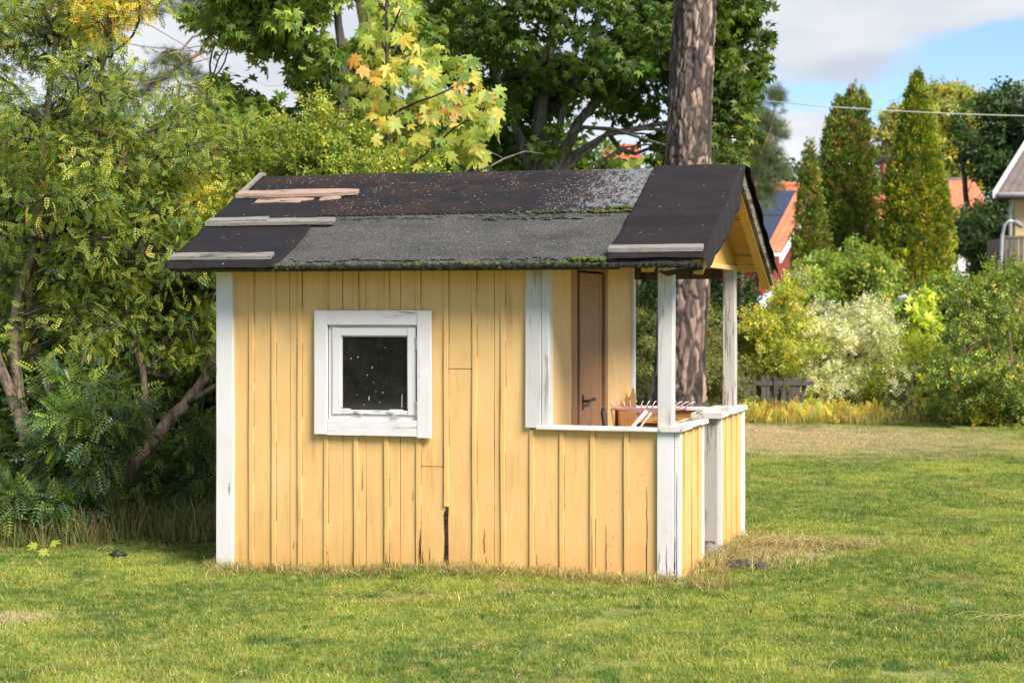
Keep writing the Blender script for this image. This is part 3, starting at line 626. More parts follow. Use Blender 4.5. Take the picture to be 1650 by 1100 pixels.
# torn flap under the near corner
fl = []; n = 8
for i in range(n+1):
    t = i/n; fl += [(0.150-0.24*t, -0.235-0.02*t, 1.765-0.060*t**0.8-0.01), (0.165-0.23*t, -0.215+0.02*t, 1.725-0.040*t**1.2-0.01+0.04*(t > .98))]
o = MB().add(fl, [(2*i, 2*i+1, 2*i+3, 2*i+2) for i in range(n)]).build('torn_felt', felt_new, roof, smooth=True); o.modifiers.new('thickness', 'SOLIDIFY').thickness = 0.004
# rolled eave edge: folded old felt, rotting
mb = MB()
for (a, b) in [(-2.985, -2.3), (-2.3, -1.2), (-1.2, -0.36), (-0.36, 0.14)]:
    P = []; 
    for i in range(90):
        x = a+(b-a)*i/89; P.append((x, -0.232+0.006*noise.noise((x*9, 1, 0)), zr(-0.232)-0.022+0.006*noise.noise((x*14, 3, 0))))
    mb.tube(P, [0.014+0.011*noise.noise((p[0]*45, 7, 0)) for p in P], 7)
mb.build('eave_felt_roll', simple('rotten_felt', (0.014, 0.013, 0.012), 0.95, spec=.15, c2=(0.038, 0.036, 0.026), scale=40, bumpd=0.006), roof)
board('fascia', (-2.96, -0.30, -0.212, -0.198, 1.715, 1.752), darkwood, roof, axis=0)
# cracks where the granular sheet has split: curled flakes
mb = MB(); rs = random.Random(11)
def flake(x, y, l, wd, lift):
    n = 6; vs = []
    for i in range(n+1):
        t = i/n; xx = x+l*t
        vs += [(xx, y+wd*rs.uniform(-.25, .25), zr(y)+0.004), (xx, y-wd*rs.uniform(.6, 1.1), zr(y-wd)+0.004+lift*math.sin(math.pi*t)*rs.uniform(.6, 1))]
    mb.add(vs, [(2*i, 2*i+1, 2*i+3, 2*i+2) for i in range(n)])
for x in np.arange(-1.25, -0.65, 0.06): flake(x+rs.uniform(-.02, .02), 0.345+rs.uniform(-.012, .012), rs.uniform(.05, .10), 0.022, 0.010)
for x in np.arange(-2.2, -0.5, 0.11): flake(x+rs.uniform(-.04, .04), 0.385+rs.uniform(-.02, .02), rs.uniform(.03, .10), 0.010, 0.004)
for _ in range(60): x = rs.uniform(-2.28, -.5); flake(x, -0.19+rs.uniform(-.018, .03)*rs.random(), rs.uniform(.01, .06)*rs.uniform(.5, 1.8), rs.uniform(.006, .02), rs.uniform(.002, .010))
o = mb.build('felt_flake', simple('split_felt', (0.10, 0.10, 0.11), 0.8, c2=(0.035, 0.035, 0.04), scale=18), roof, kind='stuff'); o.modifiers.new('t', 'SOLIDIFY').thickness = 0.003
mb = MB()
for (a, b, yy) in [(-1.45, -0.62, 0.352), (-1.0, -0.7, 0.335), (-1.9, -1.55, 0.37)]:
    L = []; Q = []
    for i in range(40):
        t = i/39; x = a+(b-a)*t; y = yy+0.012*noise.noise((x*12, 4, yy)); ww = 0.006*math.sin(math.pi*t)*(0.4+abs(noise.noise((x*30, 1, 1)))*1.6)
        L.append((x, y-ww, zr(y-ww)+0.0022+0.002)); Q.append((x, y+ww, zr(y+ww)+0.0022+0.002))
    mb.add(L+Q, [(i, i+1, i+41, i+40) for i in range(39)])
mb.build('felt_split', crack_m, roof, kind='stuff')
# weathered battens nailed over the felt
def roof_board(x0, x1, y, wd, th, m, off=0.010, tilt=0.0, taper=0.0, seed=1, notch=0):
    n = 14; rs = random.Random(seed); vs = []
    for i in range(n+1):
        t = i/n; x = x0+(x1-x0)*t; yc = y+tilt*(t-.5); h = wd/2*(1-taper*max(0, (t-0.8)/0.2))
        ya = yc-h*ca+rs.uniform(-.002, .002)+(notch*math.sin(t*math.pi) if notch else 0); yb = yc+h*ca+rs.uniform(-.002, .002)
        b = off+0.003*noise.noise((x*3, seed, 0))
        vs += [(x, ya, zr(ya)+b), (x, yb, zr(yb)+b), (x, yb, zr(yb)+b+th), (x, ya, zr(ya)+b+th)]
    fs = [(4*i+k, 4*i+(k+1) % 4, 4*i+4+(k+1) % 4, 4*i+4+k) for i in range(n) for k in range(4)]+[(3, 2, 1, 0), tuple(4*n+k for k in range(4))]
    return MB().add(vs, fs).build('batten_board', m, roof)
b1 = roof_board(-2.995, -2.175, 0.715, 0.075, 0.022, pinkwood, 0.018, 0.0, 0.5, 2); b1['label'] = 'pinkish split roof board below the ridge'
roof_board(-2.83, -2.45, 0.645, 0.055, 0.006, pinkwood, 0.012, 0.02, 0.7, 3); roof_board(-2.66, -2.52, 0.625, 0.05, 0.006, pinkwood, 0.014, -0.01, 0.5, 8)
roof_board(-2.40, -2.27, 0.655, 0.045, 0.006, pinkwood, 0.014, 0.015, 0.6, 4)
b2 = roof_board(-3.005, -2.165, 0.292, 0.058, 0.020, greywood, 0.016, 0, 0, 5); roof_board(-2.99, -2.60, 0.296, 0.055, 0.008, greywood, 0.038, 0.010, 0.1, 6, notch=0.012)
b3 = roof_board(-2.995, -2.355, -0.185, 0.058, 0.020, greywood, 0.018, 0, 0, 7)
roof_board(-0.370, 0.152, -0.150, 0.050, 0.022, greywood, 0.024, 0, 0, 9)
# strip along the left verge near the ridge
mb = MB(); vs = []
for i in range(9):
    y = 0.76+(1.10-0.76)*i/8
    vs += [(-3.0, y, zr(y)+0.012), (-2.972, y, zr(y)+0.012), (-2.972, y, zr(y)+0.032), (-3.0, y, zr(y)+0.032)]
mb.add(vs, [(4*i+k, 4*i+(k+1) % 4, 4*i+4+(k+1) % 4, 4*i+4+k) for i in range(8) for k in range(4)]+[(3, 2, 1, 0), (32, 33, 34, 35)]).build('verge_strip', greywood, roof)

# moss cushions along the eave and the seam
moss_m, N = mat('moss'); tcm = N('ShaderNodeTexCoord').outputs['Object']
c = N.mix(N.ramp(N.noise(tcm, 11.0, 4), 0.35, 0.62), (0.030, 0.055, 0.009), (0.10, 0.135, 0.018))
c = N.mix(N.math('MULTIPLY', N.ramp(N.noise(N.map(tcm, (1, 1, 1), (4, 4, 4)), 7.0, 4), 0.5, 0.68), 0.8), c, (0.15, 0.11, 0.02))
c = N.mix(N.ramp(N.noise(tcm, 120.0, 3), 0.45, 0.7), c, (0.02, 0.025, 0.008))
N.l.new(N('ShaderNodeBump', None, Strength=1.0, Distance=0.006, Height=N.noise(tcm, 200.0, 3)).outputs[0], (bq := N('ShaderNodeBsdfPrincipled', None, Base_Color=c, Roughness=0.95)).inputs['Normal'])
out(N, bq.outputs[0])
bm = bmesh.new(); bmesh.ops.create_icosphere(bm, subdivisions=2, radius=1.0); ico_v = np.array([v.co[:] for v in bm.verts]); ico_f = np.array([[v.index for v in f.verts] for f in bm.faces]); bm.free()
def cushions(spots, name, parent, m):
    V = []; Fc = []; T = []
    r = np.random.default_rng(9)
    for i, (x, y, z, s, sz) in enumerate(spots):
        q = ico_v*np.array([s*r.uniform(1, 1.7), s, sz])*(1+0.28*np.sin(ico_v*r.uniform(3, 9, 3)+r.uniform(0, 6, 3)).sum(1, keepdims=True)*0.5)
        V.append(q+np.array([x, y, z])); Fc.append(ico_f+i*len(ico_v))
    return link(name, mesh_np(name, np.concatenate(V), np.concatenate(Fc), 3, smooth=True), m, parent, 'stuff')
sp = []
for x in np.arange(-2.32, -0.37, 0.0045):
    d = 0.5+0.5*noise.noise((x*3.1, 2.2, 0))+0.25*(x > -0.9)
    if random.random() < d*1.15:
        y = -0.222+random.uniform(-.014, .014); s = random.uniform(0.0045, 0.010)*(1.25 if x > -1.6 else 0.9); sp.append((x, y, zr(y)-0.020+random.uniform(-.012, .012), s, s*0.95))
for x in np.arange(-2.95, -2.32, 0.02): sp.append((x, -0.235, zr(-0.235)-0.03+random.uniform(-.006, .004), 0.008, 0.008))
for x in np.arange(-0.56, -0.38, 0.006): sp.append((x, -0.205+random.uniform(-.02, .02), zr(-0.205)+0.0+random.uniform(-.006, .006), 0.013, 0.012))
for x in np.arange(-1.12, -0.36, 0.010):
    d = 0.5+1.2*noise.noise((x*5, 8, 0))+(0.5 if x > -0.7 else 0)
    if random.random() < d: y = 0.418+random.uniform(-.012, .016); s = random.uniform(0.006, 0.014); sp.append((x, y, zr(y)+0.006, s, s*0.6))
for x in np.arange(-0.52, -0.37, 0.008): y = 0.455+random.uniform(-.014, .014); sp.append((x, y, zr(y)+0.012, 0.013, 0.009))
for x in np.arange(-2.2, -1.1, 0.03):
    if random.random() < .6: sp.append((x, 0.42, zr(0.42)+0.004, 0.006, 0.004))
cushions(sp, 'moss', roof, moss_m)
# needles, twigs and leaves lying on the felt
mb = MB(); rs = random.Random(21)
for i in range(150):
    x = rs.uniform(-2.9, 0.1); y = rs.uniform(-0.18, 1.0); a = rs.gauss(0, 0.6); l = rs.uniform(0.006, 0.035); wd = 0.0010
    dx, dy = math.cos(a)*l, math.sin(a)*l; b = 0.022 if (x > -0.37 or x < -2.31) else 0.012
    mb.add([(x, y, zr(y)+b), (x+wd, y+wd, zr(y)+b+.001), (x+dx, y+dy, zr(y+dy)+b+.002), (x+dx-wd, y+dy-wd, zr(y+dy)+b)], [(0, 1, 2, 3)])
mb.build('needle_litter', simple('litter', (0.42, 0.33, 0.19), 0.8, c2=(0.22, 0.15, 0.08), scale=30), roof, kind='stuff')

# ------------------------------------------------------------------ things standing in the porch
def hth(name, label, cat, x, y, z, rz=0.0):
    p = hw(x, y, z); o = empty(name, tuple(p), -ANG+rz); tag(o, label, cat); return o
rk = hth('rake', 'rake with pale pink head and upturned white tines, leaning in the porch', 'rake', -0.52, 1.52, 0.0)
redp = simple('pink_red_paint', (0.50, 0.17, 0.19), 0.5, c2=(0.62, 0.42, 0.42), scale=25)
pinkw = simple('pale_pink_paint', (0.66, 0.56, 0.55), 0.5, c2=(0.62, 0.42, 0.42), scale=40)
HZ = 0.868
hb = MB()
P = [(-0.26+0.52*i/12, 0.0+0.02*math.sin(math.pi*i/12), HZ-0.012*math.sin(math.pi*i/12)) for i in range(13)]
hb.tube(P, [0.009]+[0.013]*11+[0.008], 8); hb.add([(-0.22, 0, HZ), (0.0, 0.012, HZ-0.045), (0.02, 0.012, HZ-0.045), (0.22, 0, HZ)], [(0, 1, 2, 3)])
hb.build('rake_head', redp, rk)
for i in range(15):
    t = i/14; x = -0.25+0.5*t; f_ = (t-0.35)*0.07; yy = 0.02*math.sin(math.pi*t)
    tb = MB().tube([(x, yy, HZ-0.005), (x+f_*0.3, yy-0.008, HZ+0.020), (x+f_*1.0, yy+0.004, HZ+0.040), (x+f_*1.4, yy+0.014, HZ+0.044)], [0.0048, 0.0046, 0.004, 0.003], 6)
    tb.build('tine', pinkw, rk, smooth=True)
MB().tube([(0.0, 0.01, HZ-0.02), (-0.10, -0.06, HZ-0.14), (-0.22, -0.12, 0.55), (-0.18, -0.16, 0.075)], [0.014, 0.013, 0.0135, 0.0135], 10).build('handle', pinkw, rk, smooth=True)
MB().tube([(0.03, 0.01, HZ-0.03), (-0.04, -0.03, HZ-0.13), (-0.12, -0.07, HZ-0.2)], [0.006, 0.006, 0.006], 8).build('brace', pinkw, rk, smooth=True)
pl = hth('broken_board', 'orange brown broken board leaning upright in the porch corner beside the rake', 'board', -0.712, 1.60, 0.07)
mbp = MB(); vs = [(-0.02, 0.0, 0.0), (0.0, 0.42, 0.0), (0.0, 0.42, 0.83), (0.0, 0.37, 0.905), (0.0, 0.30, 0.855), (-0.01, 0.12, 0.83), (-0.015, 0.02, 0.80)]
n = len(vs); vs2 = vs+[(x+0.012, y, z) for x, y, z in vs]
mbp.add(vs2, [tuple(range(n))[::-1], tuple(range(n, 2*n))]+[(i, (i+1) % n, (i+1) % n+n, i+n) for i in range(n)]).build('board_face', rustwood, pl)
MB().tube([(0.008, 0.425, 0.0), (0.008, 0.425, 0.5), (0.010, 0.422, 0.86)], 0.006, 6).build('bent_edge', simple('grey_edge', (0.3, 0.29, 0.28), 0.5), pl)
th = hth('tool_handle', 'dark round tool handle end showing just above the porch railing', 'tool handle', -0.66, 0.93, 0.07)
MB().tube([(0.15, -0.25, 0), (0.03, -0.05, 0.65), (0.0, 0.0, 0.80), (-0.002, 0.004, 0.826)], [0.014, 0.015, 0.018, 0.012], 10).build('shaft', simple('dark_handle', (0.05, 0.045, 0.04), 0.6), th, smooth=True)
bx = hth('storage_crate', 'dark crate with a pale rim, seen through the porch entrance', 'crate', -0.30, 1.32, 0.07)
MB().box(-0.16, 0.16, 0, 0.4, 0, 0.34, 0.004).build('crate_body', darkwood, bx)
MB().box(-0.165, 0.165, -0.005, 0.405, 0.341, 0.365, 0.003).build('rim', simple('pale_rim', (0.5, 0.48, 0.45), 0.6), bx)
MB().box(-0.165, 0.165, -0.005, -0.001, 0.12, 0.14, 0.001).build('rim', bpy.data.materials['pale_rim'], bx)
# ------------------------------------------------------------------ plants
def unit(a): return a/np.maximum(np.linalg.norm(a, axis=-1, keepdims=True), 1e-9)
def frames(axis, up):
    x = unit(axis); z = unit(up-(up*x).sum(-1, keepdims=True)*x); y = np.cross(z, x); return np.stack([x, y, z], -1)   # columns
def place(tv, tf, P, Fm, S, C, k):
    n = len(P); V = np.einsum('nij,kj->nki', Fm, tv)*S[:, None, None]+P[:, None, :]
    Fc = (tf[None]+(np.arange(n)*len(tv))[:, None, None]).reshape(-1, k)
    return V.reshape(-1, 3), Fc, np.repeat(C, len(tv), 0)
def pinnate(pairs, L, ll, lw, slant=0.5, droop=0.15):
    v = []; f = []
    def lf(b, d, l, w_, lift):
        s = np.array([-d[1], d[0], 0]); i = len(v)
        v.extend([b, b+d*l*0.45+s*w_/2+np.array([0, 0, lift]), b+d*l, b+d*l*0.45-s*w_/2+np.array([0, 0, lift])]); f.append([i, i+1, i+2, i+3])
    for k in range(pairs):
        t = (k+1)/(pairs+0.6); b = np.array([L*t, 0, -droop*L*t*t])
        for sg in (1, -1):
            d = unit(np.array([slant, sg*1.0, -0.25])); lf(b, d, ll*(1-0.25*abs(t-.5)), lw, 0.15*lw)
    lf(np.array([L*0.95, 0, -droop*L]), np.array([1.0, 0, -0.3]), ll, lw, 0.1*lw)
    return np.array(v), np.array(f)
def oval_sprig(n, L, ll, lw):
    v = []; f = []; r = random.Random(n)
    for k in range(n):
        t = (k+0.7)/n; b = np.array([L*t, 0, 0.0]); a = k*2.4+r.uniform(-.4, .4)
        d = unit(np.array([0.55, math.cos(a), math.sin(a)*0.7])); s = unit(np.cross(d, [0.2, 0.1, 1])); nn = np.cross(s, d); i = len(v); l = ll*r.uniform(.75, 1.15)
        v.extend([b, b+d*l*0.5+s*lw*.52+nn*lw*.18, b+d*l-nn*lw*.1, b+d*l*0.5-s*lw*.52+nn*lw*.18]); f += [[i, i+1, i+2, i+3]]
    return np.array(v), np.array(f)
def maple_out(fine=False):
    tips = [(-142, .40), (-92, .66), (-47, .88), (0, 1.0), (47, .88), (92, .66), (142, .40)] if fine else [(-95, .70), (-48, .88), (0, 1.0), (48, .88), (95, .70)]; pts = []; last = len(tips)-1
    for i, (a, r) in enumerate(tips):
        if fine and 0 < i < 6: pts += [(a-13, r*0.66), (a-11, r*0.80), (a-5, r*0.78), (a, r), (a+5, r*0.78), (a+11, r*0.80), (a+13, r*0.66)]
        else: pts.append((a, r))
        if i < last: b = (a+tips[i+1][0])/2; pts.append((b, (0.40 if 0 < i < 5 else 0.34) if fine else 0.46))
    pts.append((180, 0.10))
    return np.array([[math.cos(R(a))*r*0.62, math.sin(R(a))*r*0.62] for a, r in pts])
def maple_leaf(fine, curl, seed=0):
    o = maple_out(fine); rr = np.random.default_rng(seed); o = o*(1+rr.uniform(-.08, .08, (len(o), 1)))
    c = np.vstack([[0.0, 0.0], o]); r2 = (c**2).sum(1); z = -curl*r2+0.08*np.abs(c[:, 1])*0-0.12*np.sin(c[:, 1]*5+seed)*c[:, 0]*fine
    v = np.column_stack([c[:, 0]+0.06, c[:, 1], z]); n = len(o)
    return v, np.array([[0, 1+i, 1+(i+1) % n] for i in range(n)])
def quadtuft(n, L, w_, seed):
    rr = np.random.default_rng(seed); d = unit(rr.normal(size=(n, 3))+np.array([1.2, 0, 0])); s = unit(np.cross(d, rr.normal(size=(n, 3))))*w_/2
    b = rr.normal(size=(n, 3))*L*0.12; l = L*rr.uniform(.6, 1.1, (n, 1))
    V = np.stack([b-s*.5, b+s*.5, b+d*l+s*.3, b+d*l-s*.3], 1).reshape(-1, 3); return V, np.arange(4*n).reshape(n, 4)

def palette(n, cols_, wts, jit=0.16, r=rng):
    cols_ = np.array(cols_, float); i = r.choice(len(cols_), n, p=np.array(wts)/sum(wts)); c = cols_[i]
    return np.clip(c*(1+r.normal(0, jit, (n, 1)))*(1+r.normal(0, 0.06, (n, 3))), 0.002, 0.95)

def clump_points(clumps, n, shell=0.55, sub=0.30, nsub=9, flat=0.8, r=rng):
    """points spread through lumpy ellipsoids: every clump is broken into smaller tufts so that light and dark masses and gaps appear"""
    cl = np.array([c[:3] for c in clumps]); rad = np.array([c[3:6] if len(c) > 5 else (c[3], c[3], c[3]*.8) for c in clumps])
    wt = rad.prod(1)**(2/3); wt /= wt.sum()
    ci = r.choice(len(clumps), n, p=wt)
    d = unit(r.normal(size=(len(clumps), nsub, 3))); rr_ = shell+(1-shell)*r.random((len(clumps), nsub, 1))
    subs = d*rr_
    si = r.integers(0, nsub, n)
    off = subs[ci, si]+unit(r.normal(size=(n, 3)))*(r.random((n, 1))**0.5)*np.array([sub, sub, sub*flat])*1.25
    P = cl[ci]+off*rad[ci]
    return P, ci, unit(off*rad[ci]), subs*rad[:, None, :]+cl[:, None, :]

def crown(name, parent, clumps, n, tmpl, size, colf, mat_, droop=0.4, out_w=1.0, up_w=1.0, k=4, seed=1, keep=None, **kw):
    r = np.random.default_rng(seed); P, ci, d, subs = clump_points(clumps, n, r=r, **kw)
    if keep is not None: m = keep(P); P, ci, d = P[m], ci[m], d[m]; n = len(P)
    ax = d*out_w+r.normal(0, 0.95, (n, 3)); ax[:, 2] -= droop
    up = np.array([0, 0, 1.0])*up_w+r.normal(0, 0.65, (n, 3))+d*0.5
    tv, tf = tmpl
    V, Fc, T = place(tv, tf, P, frames(ax, up), size*r.uniform(.7, 1.25, n), colf(P, ci, n, r), k)
    o = link(name, mesh_np(name, V, Fc, k, T), mat_, parent, 'stuff'); return o, subs

def limb_path(a, b, r, sag=0.15, n=7):
    a, b = np.array(a, float), np.array(b, float); L = np.linalg.norm(b-a); o = r.normal(size=3)*L*sag; o2 = r.normal(size=3)*L*sag*.5
    return [tuple(a+(b-a)*t+o*math.sin(math.pi*t)*0.6+o2*math.sin(2*math.pi*t)*.6) for t in np.linspace(0, 1, n)]
def branches(name, parent, m, stems, clumps, subs=None, r_twig=0.006, seed=1, sides=6, kind='stuff', thin=1.0):
    """boughs from the nearest stem point out to every clump, then twigs to its tufts"""
    r = np.random.default_rng(seed); mb = MB(); pts = np.array([p for s in stems for p in s])
    for i, c in enumerate(clumps):
        c3 = np.array(c[:3]); low = pts[pts[:, 2] < c3[2]+0.1] if (pts[:, 2] < c3[2]+0.1).any() else pts
        a = low[np.argmin(np.linalg.norm(low-c3, axis=1)+0.0*low[:, 2])]
        L = np.linalg.norm(c3-a); r0 = max(0.010, 0.016*L)*thin
        mb.tube(limb_path(a, c3, r), np.linspace(r0, r_twig, 7), sides, cap=False)
        if subs is not None:
            for s_ in subs[i][:6]: mb.tube(limb_path(c3, s_, r, 0.12, 4), np.linspace(r_twig, r_twig*.35, 4), 4, cap=False)
    return mb.build(name, m, parent, smooth=True, kind=kind)

def stems_mesh(name, stems, radii, m, parent, sides=12):
    mb = MB()
    for s, rr_ in zip(stems, radii): 
        P = [];
        for i in range(len(s)-1):
            for t in np.linspace(0, 1, 5)[:-1]: P.append(np.array(s[i])*(1-t)+np.array(s[i+1])*t)
        P.append(np.array(s[-1])); n = len(P)
        rad = [np.interp(i/(n-1), np.linspace(0, 1, len(rr_)), rr_)*(1+0.10*noise.noise((i*.7, rr_[0]*50, 2))) for i in range(n)]
        P = [tuple(p+np.array([noise.noise((i*.6, 1, p[0])), noise.noise((i*.6, 7, p[0])), 0])*rad[i]*0.6) for i, p in enumerate(P)]
        mb.tube(P, rad, sides)
    return mb.build(name, m, parent, smooth=True)
def rect_clumps(u0, u1, v0, v1, Y0, Y1, n, r0, r1, seed, holes=(), zs=0.8):
    r = np.random.default_rng(seed); out_ = []; tries = 0
    while len(out_) < n and tries < n*60:
        tries += 1; u, v, Y = r.uniform(u0, u1), r.uniform(v0, v1), r.uniform(Y0, Y1); rad = r.uniform(r0, r1); rp = rad*F/Y
        if any(((u-hu)/(ha+rp*.75))**2+((v-hv)/(hb+rp*.75))**2 < 1 for (hu, hv, ha, hb) in holes): continue
        out_.append((*B(u, v, Y), rad, rad, rad*zs))
    return out_
GD, GM, GL, YG, YE, OR = (0.065, 0.12, 0.028), (0.14, 0.215, 0.040), (0.26, 0.33, 0.055), (0.46, 0.47, 0.08), (0.55, 0.42, 0.045), (0.50, 0.24, 0.04)
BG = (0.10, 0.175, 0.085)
def cf(cols_, wts, jit=0.16, patch=None):
    def f(P, ci, n, r):
        c = palette(n, cols_, wts, jit, r)
        cj = r.normal(1, 0.13, ci.max()+1)[ci][:, None]; c = c*np.clip(cj, .7, 1.4)
        if patch:
            for (u, v, Y, rad, colr, pr) in patch:
                m = (np.linalg.norm((P-B(u, v, Y))*np.array([1, 0.5, 1]), axis=1) < rad) & (r.random(n) < pr); c[m] = palette(int(m.sum()), [colr], [1], .2, r)
        return np.clip(c, .003, .95)
    return f

SP_pea = pinnate(4, 0.066, 0.022, 0.0115, 0.5, 0.35)
SP_rowan = pinnate(6, 0.15, 0.046, 0.017, 0.45, 0.25)
SP_oval = oval_sprig(7, 0.13, 0.045, 0.026)
SP_far = oval_sprig(5, 0.12, 0.055, 0.036)
SP_oval_s = oval_sprig(8, 0.10, 0.030, 0.017)
ML = maple_leaf(False, 0.9, 5)
SP_needle = quadtuft(14, 1.0, 0.045, 3)
trunk_gaps = [(225, 735, 26, 22), (255, 700, 22, 20), (290, 662, 20, 18), (325, 622, 16, 16), (30, 700, 26, 40), (50, 760, 20, 30), (15, 640, 18, 30)]
holes_sky = [(215, 85, 20, 12), (285, 60, 34, 24), (66, 140, 8, 7), (250, 25, 14, 10)]

# -- big pea shrub at the far left, its stems showing
pea = empty('shrub', tuple(B(60, 860, 12.3)*np.array([1, 1, 0])+np.array([0, 0, -0.04])))
tag(pea, 'tall yellowing pea shrub with long thin pods and dark stems at the left edge', 'shrub')
pea_loc = np.array(pea.location)
def rel(o): o.location = tuple(-np.array(o.parent.location)); return o
st = [[B(60, 880, 12.4), B(95, 770, 12.5), B(30, 650, 12.7), B(20, 520, 12.8), B(60, 380, 12.9), B(75, 200, 13), B(90, 60, 13)],
      [B(75, 870, 12.3), B(40, 700, 12.4), B(-10, 560, 12.6), B(-30, 300, 12.6)],
      [B(95, 880, 12.8), B(90, 640, 13.1), B(45, 560, 13.1), B(60, 360, 13), B(130, 240, 13), B(170, 90, 13)],
      [B(45, 450, 12.9), B(110, 340, 12.9), B(160, 250, 13.1)]]
rel(stems_mesh('stem', st, [(0.06, 0.05, 0.042, 0.036, 0.03, 0.025, 0.018), (0.05, 0.042, 0.035, 0.025), (0.05, 0.045, 0.04, 0.03, 0.022, 0.015), (0.022, 0.016, 0.01)], bark_brown, pea))
cl = rect_clumps(-60, 175, -60, 330, 12.2, 14.2, 64, 0.18, 0.34, 3, holes_sky)+rect_clumps(120, 330, 110, 300, 12.6, 14.4, 30, 0.16, 0.28, 7, holes_sky)+rect_clumps(90, 300, 200, 430, 12.3, 14.5, 30, 0.2, 0.34, 4, holes_sky)+rect_clumps(-60, 230, 330, 560, 12.4, 14.0, 34, 0.2, 0.32, 5)+rect_clumps(120, 260, -20, 40, 12.6, 13.6, 10, 0.14, 0.24, 6, holes_sky)
o, subs = crown('foliage', pea, cl, 22000, SP_pea, 1.0, cf([GM, GL, YG, BG], [2.6, 4.2, 3.0, 1.6], patch=[(190, 15, 13, 0.34, (0.80, 0.60, 0.08), .5), (235, 45, 13, 0.20, (0.70, 0.42, 0.06), .5), (150, 15, 13, 0.2, (0.6, 0.4, 0.05), .5), (20, 110, 13, 0.16, YG, .7), (60, 340, 13, .2, (0.4, 0.36, .05), .5)]), leaf_m, 0.35, seed=11, nsub=12, sub=0.42); rel(o)
rel(branches('branch', pea, bark_dark, st, cl, subs, 0.007, 12))
mb = MB(); rs = np.random.default_rng(4)                       # rust coloured pods
for i in range(260):
    c = cl[rs.integers(0, len(cl))]; p = np.array(c[:3])+unit(rs.normal(size=3))*np.array(c[3:6])*rs.uniform(.5, 1.0); q = p+np.array([rs.normal()*.015, rs.normal()*.015, -0.045]); mb.tube([p, (p+q)/2, q], [0.0035, 0.005, 0.002], 4)
rel(mb.build('pod', simple('rusty_pod', (0.30, 0.085, 0.03), 0.6, c2=(0.16, 0.05, 0.02), scale=3), pea, kind='stuff'))

# -- pea shrub / rowan with the leaning trunk behind the house corner
row = empty('shrub', tuple(B(235, 840, 12.6)*np.array([1, 1, 0])))
tag(row, 'leaning shrub with a thick slanting trunk just left of the playhouse corner', 'shrub')
st = [[B(170, 850, 12.9), B(215, 745, 12.9), B(270, 680, 13.0), B(320, 625, 13.1), B(352, 560, 13.2), B(420, 470, 13.3), B(430, 330, 13.4)],
      [B(300, 650, 13.05), B(360, 615, 13.0), B(420, 590, 13.1)],
      [B(240, 720, 12.95), B(230, 600, 13.1), B(200, 480, 13.2), B(260, 360, 13.2), B(300, 250, 13.3)],
      [B(200, 800, 12.9), B(140, 660, 13.1), B(160, 520, 13.2), B(145, 420, 13.3)]]
rel(stems_mesh('stem', st, [(0.045, 0.052, 0.048, 0.038, 0.03, 0.02, 0.012), (0.025, 0.02, 0.014), (0.03, 0.025, 0.02, 0.016, 0.01), (0.03, 0.022, 0.016, 0.01)], bark_brown, row))
cl = rect_clumps(180, 400, 380, 640, 12.9, 14.6, 44, 0.18, 0.32, 21, trunk_gaps)+rect_clumps(180, 430, 250, 420, 12.9, 14.8, 40, 0.18, 0.3, 22)+rect_clumps(230, 560, 215, 300, 13.0, 14.6, 28, 0.16, 0.28, 23)
o, subs = crown('foliage', row, cl, 17000, SP_pea, 1.05, cf([GM, GL, YG, BG, GD], [2.8, 4.2, 3.2, 1.6, .6], patch=[(335, 325, 13.4, 0.26, (0.80, 0.68, 0.12), .75), (300, 300, 13.4, 0.2, (0.5, 0.44, 0.06), .6), (250, 350, 13.2, .08, YE, .6), (120, 480, 13.2, .06, YE, .9), (190, 350, 13.2, .07, YE, .6)]), leaf_m, 0.35, seed=13, nsub=12, sub=0.42); rel(o)
rel(branches('branch', row, bark_dark, st, cl, subs, 0.006, 14))

# -- dark glossy rowan saplings filling the foot of the hedge
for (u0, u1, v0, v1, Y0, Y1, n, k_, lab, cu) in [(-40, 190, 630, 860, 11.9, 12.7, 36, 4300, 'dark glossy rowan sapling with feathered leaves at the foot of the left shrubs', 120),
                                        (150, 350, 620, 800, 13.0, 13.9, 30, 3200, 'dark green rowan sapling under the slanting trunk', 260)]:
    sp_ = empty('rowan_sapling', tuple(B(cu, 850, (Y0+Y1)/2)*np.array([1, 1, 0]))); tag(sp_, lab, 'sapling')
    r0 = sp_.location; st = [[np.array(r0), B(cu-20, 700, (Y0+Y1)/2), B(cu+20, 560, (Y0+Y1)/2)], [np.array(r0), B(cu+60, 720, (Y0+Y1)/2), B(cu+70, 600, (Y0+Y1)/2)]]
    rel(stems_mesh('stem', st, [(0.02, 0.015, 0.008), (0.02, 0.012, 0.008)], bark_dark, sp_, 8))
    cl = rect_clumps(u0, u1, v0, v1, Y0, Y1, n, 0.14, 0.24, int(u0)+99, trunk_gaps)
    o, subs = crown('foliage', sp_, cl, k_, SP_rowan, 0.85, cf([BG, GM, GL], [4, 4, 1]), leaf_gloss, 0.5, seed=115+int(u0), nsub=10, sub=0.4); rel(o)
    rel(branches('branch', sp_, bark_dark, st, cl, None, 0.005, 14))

# -- undergrowth behind the shrubs, reads as one mass
ug = rect_clumps(-80, 420, 430, 850, 14.4, 16.2, 90, 0.25, 0.42, 31)+rect_clumps(-60, 330, 250, 440, 15.0, 16.5, 40, 0.25, 0.4, 32, holes_sky)
o, subs = crown('undergrowth', None, ug, 13000, SP_far, 1.4, cf([GD, GM, GL, BG], [3, 5, 3, 1]), leaf_m, 0.3, seed=33, nsub=10, sub=0.5)
tag(o, 'dense green undergrowth behind the left shrubs', 'undergrowth')

